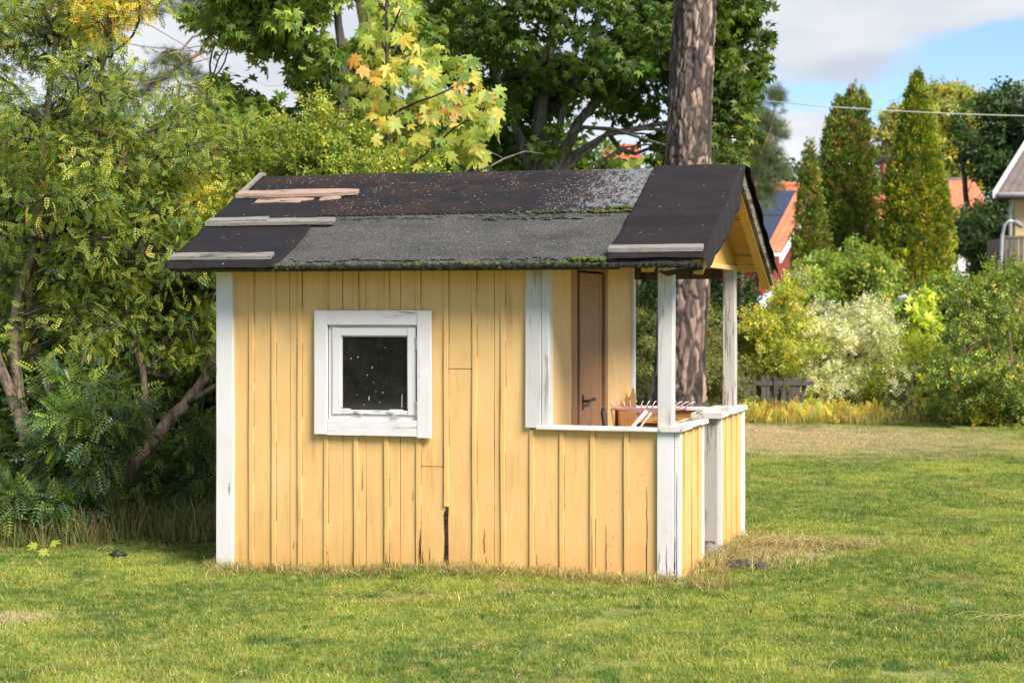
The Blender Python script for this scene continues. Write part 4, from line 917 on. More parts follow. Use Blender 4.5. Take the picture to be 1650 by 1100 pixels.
# -- small leafy bush whose shoots stand above the roof
bush = empty('shrub', tuple(B(520, 700, 13.4)*np.array([1, 1, 0])))
tag(bush, 'light green bush with upright leafy shoots above the left half of the roof', 'shrub')
cl = rect_clumps(395, 590, 215, 300, 12.9, 13.8, 26, 0.12, 0.22, 41)+[(*B(505, 190, 13.3), .07, .07, .18), (*B(530, 205, 13.3), .05, .05, .15), (*B(412, 245, 13.3), .05, .05, .12), (*B(450, 225, 13.2), .05, .05, .12), (*B(500, 165, 13.3), .04, .04, .12), (*B(575, 225, 13.3), .08, .08, .12), (*B(445, 262, 13.3), .1, .1, .1), (*B(690, 262, 13.3), .1, .1, .12), (*B(620, 265, 13.3), .12, .1, .1)]
st = [[B(520, 860, 13.4)*np.array([1, 1, 1]), B(515, 500, 13.4), B(505, 250, 13.3), B(502, 150, 13.3)], [B(500, 860, 13.5), B(440, 400, 13.4), B(412, 235, 13.3)], [B(530, 860, 13.4), B(560, 400, 13.4), B(640, 275, 13.3)]]
rel(stems_mesh('stem', st, [(0.02, 0.012, 0.006, 0.003)]*3, bark_brown, bush, 6))
o, subs = crown('foliage', bush, cl, 3600, SP_oval_s, 1.15, cf([GM, GL, YG, (0.34, 0.40, 0.08)], [2, 5, 4, 1], patch=[(470, 275, 13.3, .12, (0.5, 0.4, .06), .5)]), leaf_m, -0.2, seed=42, nsub=9, sub=0.4); rel(o)
rel(branches('branch', bush, bark_dark, st, cl, subs, 0.004, 43))
# dry arching twig over the ridge
tw = MB().tube([B(760, 279, 12.6), B(790, 268, 12.6), B(812, 256, 12.7), B(845, 244, 12.8), B(876, 248, 12.9)], [0.010, 0.009, 0.008, 0.006, 0.003], 6).tube([B(812, 256, 12.7), B(790, 244, 12.6), B(770, 236, 12.6)], [0.005, 0.003, 0.002], 5)
tw.tube([B(760, 279, 12.6), B(750, 420, 12.6), B(748, 860, 12.6)], [0.010, 0.014, 0.018], 6)
tag(tw.build('dead_branch', bark_grey, None, smooth=True), 'bare pale branch arching up over the middle of the roof ridge', 'branch')

# -- young yellow maple right behind the house: every large leaf is a part
ym = empty('young_maple', tuple(B(628, 820, 13.6)*np.array([1, 1, 0])))
tag(ym, 'young maple with big yellow green leaves behind the roof', 'tree')
T0 = B(630, 850, 13.6); st = [[T0, B(632, 500, 13.6), B(628, 270, 13.6), B(624, 130, 13.6), B(622, -60, 13.6)]]
lims = [(626, 230, 705, 180), (626, 190, 745, 130), (640, 280, 770, 190), (630, 260, 745, 250), (626, 150, 575, 120), (625, 200, 585, 190), (624, 120, 690, 75), (625, 90, 600, 40), (624, 60, 650, 5), (640, 290, 600, 262), (626, 210, 800, 160), (624, 10, 640, -70), (624, 20, 590, -40)]
rr = np.random.default_rng(6); lm = []
for (a, b, c_, d_) in lims: lm.append([np.array(p) for p in limb_path(B(a, b, 13.6), B(c_, d_, 13.6+rr.uniform(-.5, .4)), rr, 0.08, 6)])
rel(stems_mesh('trunk', st, [(0.035, 0.03, 0.024, 0.016, 0.008)], bark_dark, ym, 8))
rel(stems_mesh('limb', lm, [(0.012, 0.008, 0.004)]*len(lm), bark_dark, ym, 6))
LEAF = []
for s_ in range(4):
    v, f = maple_leaf(True, 0.30+0.12*s_, s_)
    pet = np.array([[0.0, -0.006, 0], [0.0, 0.006, 0], [-0.42, 0.004, 0.06], [-0.42, -0.004, 0.06]]); v2 = np.vstack([v, pet]); n0 = len(v)
    f2 = np.vstack([f, [[n0, n0+1, n0+2], [n0, n0+2, n0+3]]]); LEAF.append((v2, f2))
leafcols = [((0.34, 0.42, 0.05), 6), ((0.24, 0.34, 0.045), 5), ((0.44, 0.46, 0.07), 5), ((0.58, 0.50, 0.08), 2.6), ((0.64, 0.36, 0.07), .8), ((0.16, 0.27, 0.05), 3)]
lmats = []
for i, (c_, _) in enumerate(leafcols):
    m, N = mat('yellow_maple_leaf'); tcl = N('ShaderNodeTexCoord').outputs['Object']; rd = N('ShaderNodeObjectInfo').outputs['Random']
    cc_ = N.mix(N.ramp(N.noise(tcl, 3.5, 4), 0.4, 0.65), c_, tuple(np.array(c_)*np.array([1.35, 1.08, 0.9]))); cc_ = N.mix(N.math('MULTIPLY', rd, 0.35), cc_, tuple(np.array(c_)*0.62))
    cc_ = N.mix(N.ramp(N.noise(tcl, 9.0, 3), 0.66, 0.74), cc_, (0.30, 0.13, 0.03))
    b1_ = N('ShaderNodeBsdfPrincipled', None, Base_Color=cc_, Roughness=0.5); t1_ = N('ShaderNodeBsdfTranslucent', None, Color=N.mix(1.0, cc_, (1.2, 1.2, 0.5), 'MULTIPLY'))
    out(N, N('ShaderNodeMixShader', None, i0=0.4, i1=b1_.outputs[0], i2=t1_.outputs[0]).outputs[0]); lmats.append(m)
meshes = {}
for si, (v, f) in enumerate(LEAF):
    for ci_, m in enumerate(lmats): me = mesh_np('leaf', v, f, 3); me.materials.append(m); meshes[(si, ci_)] = me
region = [(625, 40, 42, 70), (640, 110, 65, 45), (690, 95, 30, 30), (600, 150, 35, 40), (660, 165, 70, 40), (740, 100, 22, 22), (745, 150, 50, 45), (790, 175, 30, 32), (720, 190, 80, 45), (640, 215, 45, 40), (690, 240, 90, 32), (610, 245, 35, 25), (770, 235, 28, 35), (628, -20, 35, 50), (575, 100, 14, 16)]
ar = np.array([a*b for (_, _, a, b) in region], float); ar /= ar.sum()
np_ = 0; wts = np.array([w_ for _, w_ in leafcols], float); wts /= wts.sum()
for i in range(298):
    (u, v, a, b) = region[rr.choice(len(region), p=ar)]; t = rr.uniform(0, 2*math.pi); q = math.sqrt(rr.random())
    p = B(u+a*q*math.cos(t), v+b*q*math.sin(t), 13.6+rr.normal(0, 0.28)); s = rr.uniform(0.09, 0.195)
    ax = np.array([rr.normal(0, .55)+0.3*math.copysign(1, p[0]-B(628, 0, 13.6)[0]), -0.25+rr.normal(0, .3), -0.75+rr.normal(0, .25)]); up = np.array([rr.normal(0, .35), -0.75+rr.normal(0, .25), 0.75])
    M3 = frames(ax[None], up[None])[0]; 
    wc = wts.copy()
    if 545 < p[0]/p[1]*F+CU < 600 and 85 < CV-(p[2]-H)*F/p[1] < 125: wc = np.array([0, 0, 1, 1, 6, 0.]); wc /= wc.sum()
    lo = bpy.data.objects.new('leaf', meshes[(rr.integers(0, 4), rr.choice(6, p=wc))]); col.objects.link(lo); lo.parent = ym
    Mx = Matrix.Identity(4); 
    for a_ in range(3):
        for b_2 in range(3): Mx[a_][b_2] = M3[a_, b_2]*s
    Mx.translation = Vector(p-np.array(ym.location)); lo.matrix_basis = Mx

rr4 = np.random.default_rng(61); n4 = 190; ii4 = rr4.choice(len(region), n4, p=ar); P4 = []
for q in ii4:
    (u, v, a, b) = region[q]; t = rr4.uniform(0, 2*math.pi); k4 = math.sqrt(rr4.random())*1.1; P4.append(B(u+a*k4*math.cos(t), v+b*k4*math.sin(t), 13.9+abs(rr4.normal(0, .3))))
v4, f4 = maple_leaf(True, 0.5, 9); V, Fc, T = place(v4, f4, np.array(P4), frames(np.column_stack([rr4.normal(0, .6, n4), rr4.normal(-.2, .3, n4), rr4.normal(-.7, .3, n4)]), np.column_stack([rr4.normal(0, .4, n4), rr4.normal(-.7, .3, n4), np.full(n4, .7)])), rr4.uniform(.10, .20, n4), palette(n4, [(0.26, 0.36, 0.05), (0.40, 0.44, 0.07), (0.18, 0.29, 0.05), (.55, .48, .1)], [4, 3, 3, 1], .15, rr4), 3)
rel(link('foliage', mesh_np('foliage', V, Fc, 3, T), leaf_maple, ym, 'stuff'))
# -- maples farther back
def star_cf(cols_, w_): return cf(cols_, w_)
def tree(name, label, base, stems, radii, clumps, n, tmpl, size, cfun, mt, bk, seed, k=4, droop=0.4, twig=0.008, subs_on=True, cname='crown', group=None, nsub=10, sub=0.42, keep=None, sides=10, thin=1.0, up_w=1.0):
    t = empty(name, tuple(np.array(base)*np.array([1, 1, 0]))); tag(t, label, 'tree', group)
    rel(stems_mesh('trunk', stems, radii, bk, t, sides))
    o, subs = crown(cname, t, clumps, n, tmpl, size, cfun, mt, droop, seed=seed, k=k, nsub=nsub, sub=sub, keep=keep, up_w=up_w); rel(o)
    rel(branches('branch', t, bk, stems, clumps, subs if subs_on else None, twig, seed+1, thin=thin)); return t
gap_mid = [(365, 80, 16, 20), (540, 40, 22, 22), (450, 140, 18, 14), (575, 20, 14, 22)]
Yb = 19.5
st = [[B(548, 700, Yb), B(545, 400, Yb), B(548, 230, Yb), B(553, 120, Yb), B(540, -40, Yb)], [B(556, 420, Yb), B(606, 240, Yb), B(612, 120, Yb), B(600, -30, Yb)], [B(547, 330, Yb), B(480, 190, Yb), B(400, 160, Yb), B(340, 130, Yb)], [B(550, 200, Yb), B(505, 110, Yb), B(480, 10, Yb)]]
cl = rect_clumps(345, 560, -60, 245, 18.6, 20.6, 40, 0.30, 0.5, 51, gap_mid)+rect_clumps(560, 700, -60, 260, 19.5, 21, 16, 0.3, 0.45, 52, [(575, 20, 14, 22)])+rect_clumps(330, 470, -80, 60, 18.6, 20, 12, .3, .5, 53, [(310, 60, 20, 60)])
tree('maple_tree', 'green maple with slender stems left of the young yellow maple', B(548, 0, Yb), st, [(0.11, 0.09, 0.075, 0.06, 0.03), (0.07, 0.06, 0.045, 0.02), (0.045, 0.035, 0.025, 0.015), (0.04, 0.03, 0.015)], cl, 11500, ML, 0.145, cf([GM, (0.10, 0.175, 0.03), (0.20, 0.29, 0.045), (0.34, 0.40, 0.06)], [3, 3, 5, 2.6], patch=[(395, 80, 19.5, .3, (0.36, 0.36, .05), .5)]), leaf_maple, bark_dark, 55, k=3, droop=0.7, nsub=12, sub=0.36)

Yc = 23.0
st = [[B(872, 640, Yc), B(876, 300, Yc), B(868, 200, Yc), B(878, 110, Yc), B(900, 40, Yc), B(925, -40, Yc)], [B(880, 300, Yc), B(930, 200, Yc), B(975, 145, Yc), B(1040, 95, Yc), B(1090, 30, Yc)],
      [B(880, 290, Yc), B(905, 180, Yc), B(960, 60, Yc), B(985, -60, Yc)], [B(872, 330, Yc), B(840, 230, Yc), B(800, 120, Yc), B(770, -20, Yc)], [B(890, 290, Yc), B(980, 215, Yc), B(1090, 195, Yc), B(1180, 160, Yc)], [B(868, 400, Yc), B(775, 260, Yc), B(760, 120, Yc), B(740, 0, Yc)]]
cl = rect_clumps(650, 880, -80, 90, 21.5, 24.5, 26, 0.34, 0.55, 61, [(752, 172, 20, 20)])+rect_clumps(880, 1170, -80, 130, 21.5, 24.5, 44, 0.34, 0.55, 62, [(905, 62, 22, 18)])+rect_clumps(800, 1180, 110, 255, 22.5, 25, 30, 0.3, 0.45, 63, [(940, 190, 20, 16), (1010, 235, 30, 14)])+rect_clumps(1120, 1205, -60, 255, 21.5, 23.5, 26, 0.28, 0.42, 64)+[(*B(1225, 55, 22.5), .22, .22, .14), (*B(1205, 20, 22.5), .3, .3, .2), (*B(1212, 130, 22.5), .2, .2, .2), (*B(1245, 60, 22.5), .12, .12, .08), (*B(1200, 225, 22.5), .22, .22, .16)]+rect_clumps(700, 860, 90, 260, 23, 25, 16, .3, .42, 65, [(700, 150, 12, 12)])
tree('maple_tree', 'large dark green maple with pale forking limbs behind the pine trunk', B(872, 0, Yc), st, [(0.15, 0.12, 0.09, 0.07, 0.05, 0.03), (0.08, 0.065, 0.055, 0.035, 0.015), (0.06, 0.05, 0.04, 0.02), (0.07, 0.055, 0.04, 0.02), (0.04, 0.035, 0.025, 0.012), (.06, .05, .035, .02)], cl, 24000, ML, 0.160, cf([GD, (0.085, 0.155, 0.026), GM, (0.14, 0.21, 0.03), (0.26, 0.30, 0.04)], [3, 5, 4, 2.2, 0.5], patch=[(1165, 70, 22, .35, (0.22, 0.29, 0.04), .45), (1200, 220, 22, .3, (0.32, 0.34, 0.04), .45), (1170, 30, 22, .3, (0.2, 0.27, 0.03), .4)]), leaf_maple, bark_grey, 66, k=3, droop=0.7, nsub=12, sub=0.36)

# -- reddish pine behind the young maple with a limb reaching left
Yp = 26.0
st = [[B(612, 640, Yp), B(618, 300, Yp), B(605, 100, Yp), B(588, -10, Yp), B(585, -120, Yp)]]
cl = [(*B(u, v, Yp+dy), a, a, a*.6) for (u, v, a, dy) in [(285, 110, .32, 0), (235, 125, .3, .4), (260, 85, .2, 0), (310, 130, .22, -.3), (215, 150, .25, .3), (345, 150, .2, 0), (180, 20, .3, .5), (225, 5, .35, .3), (300, 0, .3, 0), (250, -30, .4, 0), (150, 60, .25, 0), (330, 20, .2, 0), (205, 30, .22, 0)]]
pine_b = tree('pine_tree', 'red barked pine behind the young yellow maple, one crooked limb reaching left', B(612, 0, Yp), st, [(0.22, 0.2, 0.17, 0.15, 0.12)], cl, 1900, SP_needle, 0.12, cf([(0.05, 0.075, 0.035), (0.09, 0.11, 0.05), (0.13, 0.11, 0.05)], [3, 4, 1]), needle_m, bark_red, 71, droop=0.0, nsub=12, sub=0.4, thin=0.001)
lb = [[B(588, -60, Yp), B(470, -60, Yp), B(385, -20, Yp), B(352, 35, Yp), B(338, 60, Yp)], [B(338, 60, Yp), B(322, 85, Yp), B(290, 105, Yp), B(260, 128, Yp), B(215, 140, Yp)], [B(365, 5, Yp), B(320, 10, Yp), B(300, 15, Yp)], [B(345, 50, Yp), B(310, 60, Yp), B(280, 95, Yp)], [B(270, -30, Yp), B(260, 5, Yp), B(240, 25, Yp)], [B(400, -60, Yp), B(270, -40, Yp), B(180, 10, Yp)]]
rel(stems_mesh('limb', lb, [(0.12, 0.1, 0.085, 0.07, 0.05), (0.035, 0.03, 0.025, 0.018, 0.01), (0.03, 0.025, 0.015), (0.02, 0.015, 0.01), (0.03, 0.02, 0.015), (.04, .03, .02)], bark_red, pine_b, 8))

# -- the big pine trunk behind the porch, plated bark
pt = empty('pine_tree', tuple(B(1095, 0, 20)*np.array([1, 1, 0]))); tag(pt, 'thick plated pine trunk rising behind the porch', 'tree')
prof = [(-0.02, 1.80, .50), (0.12, 1.82, .385), (0.35, 1.845, .315), (0.8, 1.865, .275), (1.6, 1.895, .262), (2.4, 1.925, .252), (3.1, 1.95, .245), (4.2, 2.00, .238), (5.2, 2.05, .232), (7.5, 2.16, .20), (9, 2.22, .18)]
pz = np.array([p[0] for p in prof]); na, nz = 120, 500; V = []; C = []
zz = np.concatenate([np.linspace(-0.02, 5.1, nz-20), np.linspace(5.2, 9, 20)])
for j, z in enumerate(zz):
    cx = np.interp(z, pz, [p[1] for p in prof]); rd_ = np.interp(z, pz, [p[2] for p in prof])
    fine = min(1, max(0, (z-1.6)/1.6))
    for i in range(na):
        a = 2*math.pi*i/na; ca_, sa_ = math.cos(a), math.sin(a)
        fl = 1+0.35*max(0, math.cos(a-math.pi*0.98))**3*max(0, 1-z/0.9)**1.5
        fx = 9.5+3*fine; fz = 2.7+1.2*fine
        p = (ca_*rd_*fx*1.35+0.25*math.sin(z*5), sa_*rd_*fx*1.35, z*fz+0.35*noise.noise((ca_*3, sa_*3, z*2)))
        p = (p[0]+.5*noise.noise((p[0]*1.3, p[1]*1.3, p[2]*2+9)), p[1]+.5*noise.noise((p[0]*1.3, p[1]*1.3+4, p[2]*2)), p[2]); d_, q_ = noise.voronoi(p, distance_metric='DISTANCE', exponent=2.5); e = min(1, max(0, (d_[1]-d_[0])*3.6-0.12)); e = e*e*(3-2*e); idv = noise.cell(tuple(q_[0]*7.3))
        n2_ = noise.noise((ca_*rd_*60, sa_*rd_*60, z*16)); n3_ = noise.noise((ca_*5, sa_*5, z*1.4))
        rr_ = rd_*fl+(0.026-0.012*fine)*(e-0.5)+0.006*n2_+0.018*n3_
        V.append((cx+rr_*ca_, 20+rr_*sa_, z))
        pl_ = 0.82*np.array([0.36, 0.225, 0.175])*(1+0.30*n2_+0.25*n3_) if n2_+n3_ < 0.35 else np.array([0.44, 0.33, 0.28])
        gy = 0.5+0.5*max(-1, min(1, -math.cos(a-0.2)*1.5)); pl_ = pl_*(1-0.45*gy)+np.array([0.16, 0.14, 0.125])*0.45*gy       # left flank greyed: shade of the unlit side put into the bark colour
        pl_ = pl_*(0.62+0.72*idv); C.append(pl_*e+np.array([0.040, 0.029, 0.024])*(1-e))
V = np.array(V); C = np.clip(np.array(C), .01, .9); ix_ = np.arange(na*len(zz)).reshape(len(zz), na); i2 = np.roll(ix_, -1, 1)
pf_ = np.stack([ix_[:-1], i2[:-1], i2[1:], ix_[1:]], -1).reshape(-1, 4)
pbm, N = mat('pine_plate_bark'); ac = N('ShaderNodeAttribute', {'attribute_name': 'tint'}).outputs['Color']; tcp = N('ShaderNodeTexCoord').outputs['Object']
nn_ = N.noise(N.map(tcp, (1, 1, .4)), 55, 4); cpb = N.mix(N.math('MULTIPLY', N.ramp(nn_, .45, .7), .4), ac, (0.10, 0.07, 0.06))
out(N, N('ShaderNodeBsdfPrincipled', None, Base_Color=cpb, Roughness=0.85, Normal=N('ShaderNodeBump', None, Strength=.8, Distance=.008, Height=nn_).outputs[0]).outputs[0])
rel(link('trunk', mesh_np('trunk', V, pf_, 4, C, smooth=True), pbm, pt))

# ------------------------------------------------------------------ grasses and litter round the house
def grass_strip(name, spots, hmin, hmax, wid, seed, straw, mt, label=None, cat=None, colr=None, lean=1.2):
    r = np.random.default_rng(seed); P = np.array(spots); n = len(P)
    def sp__(rg, n_): return P[:, 0], P[:, 1]
    V, Fc, t = blades(n, 1, hmin, hmax, wid, lean, seed, straw, sp__)
    V[:, 2] += gh(V[:, 0], V[:, 1])
    if colr is not None: t = np.repeat(palette(n, *colr, 0.25, r), 5, 0)
    o = link(name, mesh_np(name, V, Fc, 3, t), mt, None, 'stuff'); tag(o, label, cat, kind='stuff'); return o
r = np.random.default_rng(77)
sp = []
for i in range(4200): x = r.uniform(-2.85, 0.05); y = -abs(r.normal(0, .045+.05*(math.sin(x*5)+math.sin(x*13))**2*.3))-0.022; p = hw(x, y); sp.append(p[:2])
for i in range(500): y = r.uniform(0, 2.2); x = 0.03+abs(r.normal(0, .05)); p = hw(x, y); sp.append(p[:2])
grass_strip('grass_fringe', sp, 0.025, 0.10, 0.0032, 5, 0.25, grass_m, 'longer unmown grass fringe along the foot of the playhouse', 'grass')
STRAW = ([(0.52, 0.42, 0.21), (0.38, 0.27, 0.12), (0.62, 0.54, 0.32), (0.22, 0.24, 0.07), (0.18, 0.12, 0.06)], [4, 3, 3, 2, 1.5])
sp = []
for i in range(10500):                                   # dead grass mat at the porch entrance, trailing along the wall
    if i < 7000: cx, cy, sx, sy = [(0.14, 1.00, .12, .24), (0.34, 1.70, .22, .14), (0.10, 0.50, .07, .25), (0.26, 0.85, .18, .18), (.55, 1.75, .30, .08), (.08, 1.6, .05, .35)][r.integers(0, 6)]; p = hw(r.normal(cx, sx), r.normal(cy, sy))
    else: q_ = r.uniform(-2.8, 0.3); p = hw(q_, -0.07-abs(r.normal(0, .05+.05*math.sin(q_*4.1)**2)))
    hx, hy = to_house(p[0], p[1])
    if -2.78 < hx < 0.012 and -0.022 < hy < 2.16 and not (0.70 < hy < 1.24 and hx > -.05): continue
    sp.append(p[:2])
grass_strip('dry_grass', sp, 0.03, 0.12, 0.0040, 6, 0.0, leaf_m, 'dead straw coloured grass matted round the porch entrance', 'dry grass', STRAW, 3.0)
sp = []
for i in range(5200): u = r.uniform(-60, 400); Y = 11.75+abs(r.normal(0, .5))+(u > 150)*0.7*r.random()-0.1; sp.append(((u-CU)/F*Y, Y))
for i in range(900): u = r.uniform(150, 360); Y = r.uniform(12.2, 13.6); sp.append(((u-CU)/F*Y, Y))
grass_strip('tall_grass', sp, 0.06, 0.34, 0.005, 8, 0.0, leaf_m, 'tall wispy unmown grass under the left shrubs', 'tall grass', ([(0.14, 0.20, 0.05), (0.50, 0.41, 0.20), (0.24, 0.26, 0.07), (0.34, 0.23, 0.12)], [4, 3, 3, 2]), 0.9)
# leaf litter and bare soil under the shrubs
V = []; 
n = 5200; rr2 = np.random.default_rng(3); U = rr2.uniform(-80, 420, n); Yl = rr2.uniform(11.6, 15, n); P = np.column_stack([(U-CU)/F*Yl, Yl, np.zeros(n)]); P[:, 2] = gh(P[:, 0], P[:, 1])+0.012
n2_ = 700; P2 = np.column_stack([rr2.uniform(-3.4, 4.6, n2_), rr2.uniform(6.8, 22, n2_), np.zeros(n2_)]); P2[:, 2] = gh(P2[:, 0], P2[:, 1])+0.035; 
tv = np.array([[0, 0, 0], [.4, .28, .08], [1, 0, 0], [.4, -.28, .08]]); ff = np.array([[0, 1, 2, 3]])
V, Fc, T = place(tv, ff, P, frames(rr2.normal(size=(n, 3))*np.array([1, 1, .3]), np.array([0, 0, 1])+rr2.normal(0, .4, (n, 3))), rr2.uniform(.02, .05, n), palette(n, [(0.16, 0.09, 0.045), (0.07, 0.045, 0.03), (0.28, 0.18, 0.08)], [3, 4, 1], .3, rr2), 4)
o = link('leaf_litter', mesh_np('leaf_litter', V, Fc, 4, T), leaf_m, None, 'stuff'); tag(o, 'brown leaf litter under the left shrubs', 'leaf litter')
V, Fc, T = place(tv, ff, P2, frames(rr2.normal(size=(n2_, 3))*np.array([1, 1, .3]), np.array([0, 0, 1])+rr2.normal(0, .4, (n2_, 3))), rr2.uniform(.012, .028, n2_), palette(n2_, [(0.30, 0.14, 0.05), (0.50, 0.38, 0.10), (0.10, 0.06, 0.04), (0.6, 0.6, 0.5)], [3, 2, 4, .5], .3, rr2), 4)
o = link('fallen_leaves', mesh_np('fallen_leaves', V, Fc, 4, T), leaf_m, None, 'stuff'); tag(o, 'small fallen leaves scattered over the lawn', 'fallen leaves')
# long straws on the lawn
mb = MB(); rs = np.random.default_rng(8)
def straw(p, L, a, h=0.028):
    x, y = p; q = [(x+L*t*math.cos(a)+0.02*L*math.sin(t*3)*math.sin(a*3), y+L*t*math.sin(a), float(gh(x, y))+h+0.02*math.sin(t*math.pi)) for t in np.linspace(0, 1, 6)]; mb.tube(q, [0.0011]*5+[0.0006], 4)
for i in range(260): straw((rs.uniform(-3.2, 3.4), rs.uniform(7, 14)), rs.uniform(.03, .11), rs.uniform(0, 6.28))
for i in range(0): straw((-1.85+rs.normal(0, .28), 8.75+rs.normal(0, .12)), rs.uniform(.10, .28), rs.normal(0, .3))
for i in range(16): straw((2.35+rs.normal(0, .12), 8.45+rs.normal(0, .06)), rs.uniform(.08, .26), rs.normal(0.35, .35))
for i in range(60): p = hw(rs.normal(.4, .3), rs.normal(1.5, .14)); straw(p[:2], rs.uniform(.06, .22), rs.normal(-.3, .9), .06)
tag(mb.build('straw', simple('straw', (0.50, 0.42, 0.22), 0.7, c2=(0.36, 0.27, 0.12), scale=5), None, kind='stuff'), 'long dry straws lying on the lawn', 'straw')
# clover and small broad leaved weeds in patches
rr3 = np.random.default_rng(31); P3 = []
for _ in range(150):
    cx, cy = rr3.uniform(-3.2, 4.2), rr3.uniform(6.8, 16); k3 = rr3.integers(10, 60); s3 = rr3.uniform(.05, .22)
    if abs(cx) > .31*cy+.6: continue
    for _ in range(k3):
        x, y = cx+rr3.normal(0, s3), cy+rr3.normal(0, s3); hx, hy = to_house(x, y)
        if not (-2.79 < hx < .02 and -.03 < hy < 2.2): P3.append((x, y, float(gh(x, y))+rr3.uniform(.022, .036)))
P3 = np.array(P3); n3 = len(P3); th3 = rr3.uniform(0, 2*math.pi, n3); tvc = []; tfc = []
for k in range(3):
    a = k*2.094; c1, s1 = math.cos(a), math.sin(a); b0 = len(tvc)
    for (x, y, z) in [(0, 0, 0), (.6, .42, .12), (1, 0, .1), (.6, -.42, .12)]: tvc.append((x*c1-y*s1, x*s1+y*c1, z))
    tfc.append([b0, b0+1, b0+2, b0+3])
V, Fc, T = place(np.array(tvc), np.array(tfc), P3, frames(np.column_stack([np.cos(th3), np.sin(th3), rr3.normal(0, .25, n3)]), np.array([0, 0, 1])+rr3.normal(0, .3, (n3, 3))), rr3.uniform(.007, .013, n3), palette(n3, [(0.12, 0.22, 0.06), (0.18, 0.30, 0.08), (0.25, 0.33, 0.12)], [3, 3, 1], .2, rr3), 4)
tag(link('clover', mesh_np('clover', V, Fc, 4, T), leaf_m, None, 'stuff'), 'low clover and weeds growing in patches in the lawn', 'clover')
# garden hedge behind the photographer, mirrored in the window pane
o, _ = crown('garden_hedge', None, [(rr3.uniform(-24, -6), rr3.uniform(-9, -4), rr3.uniform(.2, 5.5), .9, .9, .8) for _ in range(90)], 5000, SP_far, 3.4, cf([GD, GM, (.05, .09, .02)], [3, 3, 3]), leaf_m, .2, seed=131, nsub=10, sub=.5)
tag(o, 'garden hedge mirrored darkly in the window pane', 'hedge')
# charred log, stone, black lump, tiny maple seedling, dead patch
p = hw(0.27, 0.50); lg = MB(); P = [(p[0]-0.10+0.24*t, p[1]+0.02*math.sin(t*3), 0.026+0.008*math.sin(t*5)) for t in np.linspace(0, 1, 16)]
lg.tube(P, [0.034*(1+0.55*noise.noise((i*.9, 2, 2)))*(0.55 if i in (0, 15) else 1) for i in range(16)], 14)
bm_ = lg.build('log', bark('charred_bark', (0.015, 0.013, 0.013), (0.11, 0.095, 0.085), 40, 0.02), None, smooth=True); tag(bm_, 'short charred log lying in the grass before the porch entrance', 'log')
q = ico_v*np.array([.085, .07, .05])*(1+0.12*np.sin(ico_v*5+1).sum(1, keepdims=True)); sp_ = hw(-0.02, 1.0, 0.035)
tag(link('stone', mesh_np('stone', q+sp_, ico_f, 3, smooth=True), simple('pale_stone', (0.34, 0.32, 0.29), 0.85, c2=(0.2, 0.18, 0.16), scale=20, bumpd=.01), None), 'pale stone step between the two porch railings', 'stone')
q = ico_v*np.array([.055, .035, .022])*(1+0.25*np.sin(ico_v*4+2).sum(1, keepdims=True)); c_ = np.array([-2.43, 11.1, float(gh(-2.43, 11.1))+.03])
tag(link('rubbish', mesh_np('rubbish', q+c_, ico_f, 3), simple('black_rubber', (0.02, 0.021, 0.024), .6), None), 'small crumpled black thing in the grass left of the playhouse', 'rubbish')
sd_ = empty('maple_seedling', tuple(np.array([-2.91, 11.2, float(gh(-2.9, 11.2))]))); tag(sd_, 'tiny maple seedling with bright yellow green leaves in the left grass', 'seedling')
MB().tube([(0, 0, 0), (0.0, 0.005, .05), (.01, 0, .09)], [.003, .0025, .002], 5).build('stem', bark_brown, sd_)
for (dx, dz, a, s) in [(-.045, .085, 2.8, .095), (.0, .06, -1.5, .10), (.05, .10, .3, .10), (.03, .12, 1.4, .06)]:
    lo = bpy.data.objects.new('leaf', meshes[(0, 0)]); col.objects.link(lo); lo.parent = sd_; M3 = frames(np.array([[math.cos(a), -.2, math.sin(a)*.4]]), np.array([[0, -.55, .8]]))[0]; Mx = Matrix([[*(M3[i]*s), 0] for i in range(3)]+[[0, 0, 0, 1]]); Mx.translation = Vector((dx, -.02, dz)); lo.matrix_basis = Mx
# ------------------------------------------------------------------ beyond the lawn, right
def bushy(name, label, cat, u0, u1, v0, v1, Y0, Y1, n, r0, r1, cnt, tmpl, size, cfun, mt, seed, bk=None, k=4, droop=0.2, sub=0.42, holes=(), stems=True, group=None):
    Ym = (Y0+Y1)/2; um = (u0+u1)/2; t = empty(name, ((um-CU)/F*Ym, Ym, 0)); tag(t, label, cat, group)
    cl = []; rr = np.random.default_rng(seed)
    while len(cl) < n:
        a = rr.uniform(-1, 1); b = rr.uniform(0, 1)
        if b > math.sqrt(max(0, 1-a*a))**0.8: continue
        u = um+a*(u1-u0)/2*.9; v = v1-(v1-v0)*b*0.93; Y = rr.uniform(Y0, Y1)
        if any(((u-hu)/ha)**2+((v-hv)/hb)**2 < 1 for (hu, hv, ha, hb) in holes): continue
        rad = rr.uniform(r0, r1); p = B(u, v, Y); 
        if p[2] < rad*.4: p[2] = rad*.4
        cl.append((*p, rad, rad, rad*.85))
    o, subs = crown('foliage', t, cl, cnt, tmpl, size, cfun, mt, droop, seed=seed, k=k, nsub=10, sub=sub); rel(o)
    if stems:
        base = np.array(t.location); ss = [[base+np.array([rr.normal()*.12, rr.normal()*.1, 0]), base*np.array([1, 1, 0])+np.array([(rr.uniform(u0, u1)-um)/F*Ym*.5, 0, max(.3, B(0, (v0+v1)/2, Ym)[2])])] for _ in range(5)]
        rel(stems_mesh('stem', ss, [(.02, .01)]*5, bk or bark_dark, t, 6)); rel(branches('branch', t, bk or bark_dark, ss, cl, subs, .006, seed))
    return t
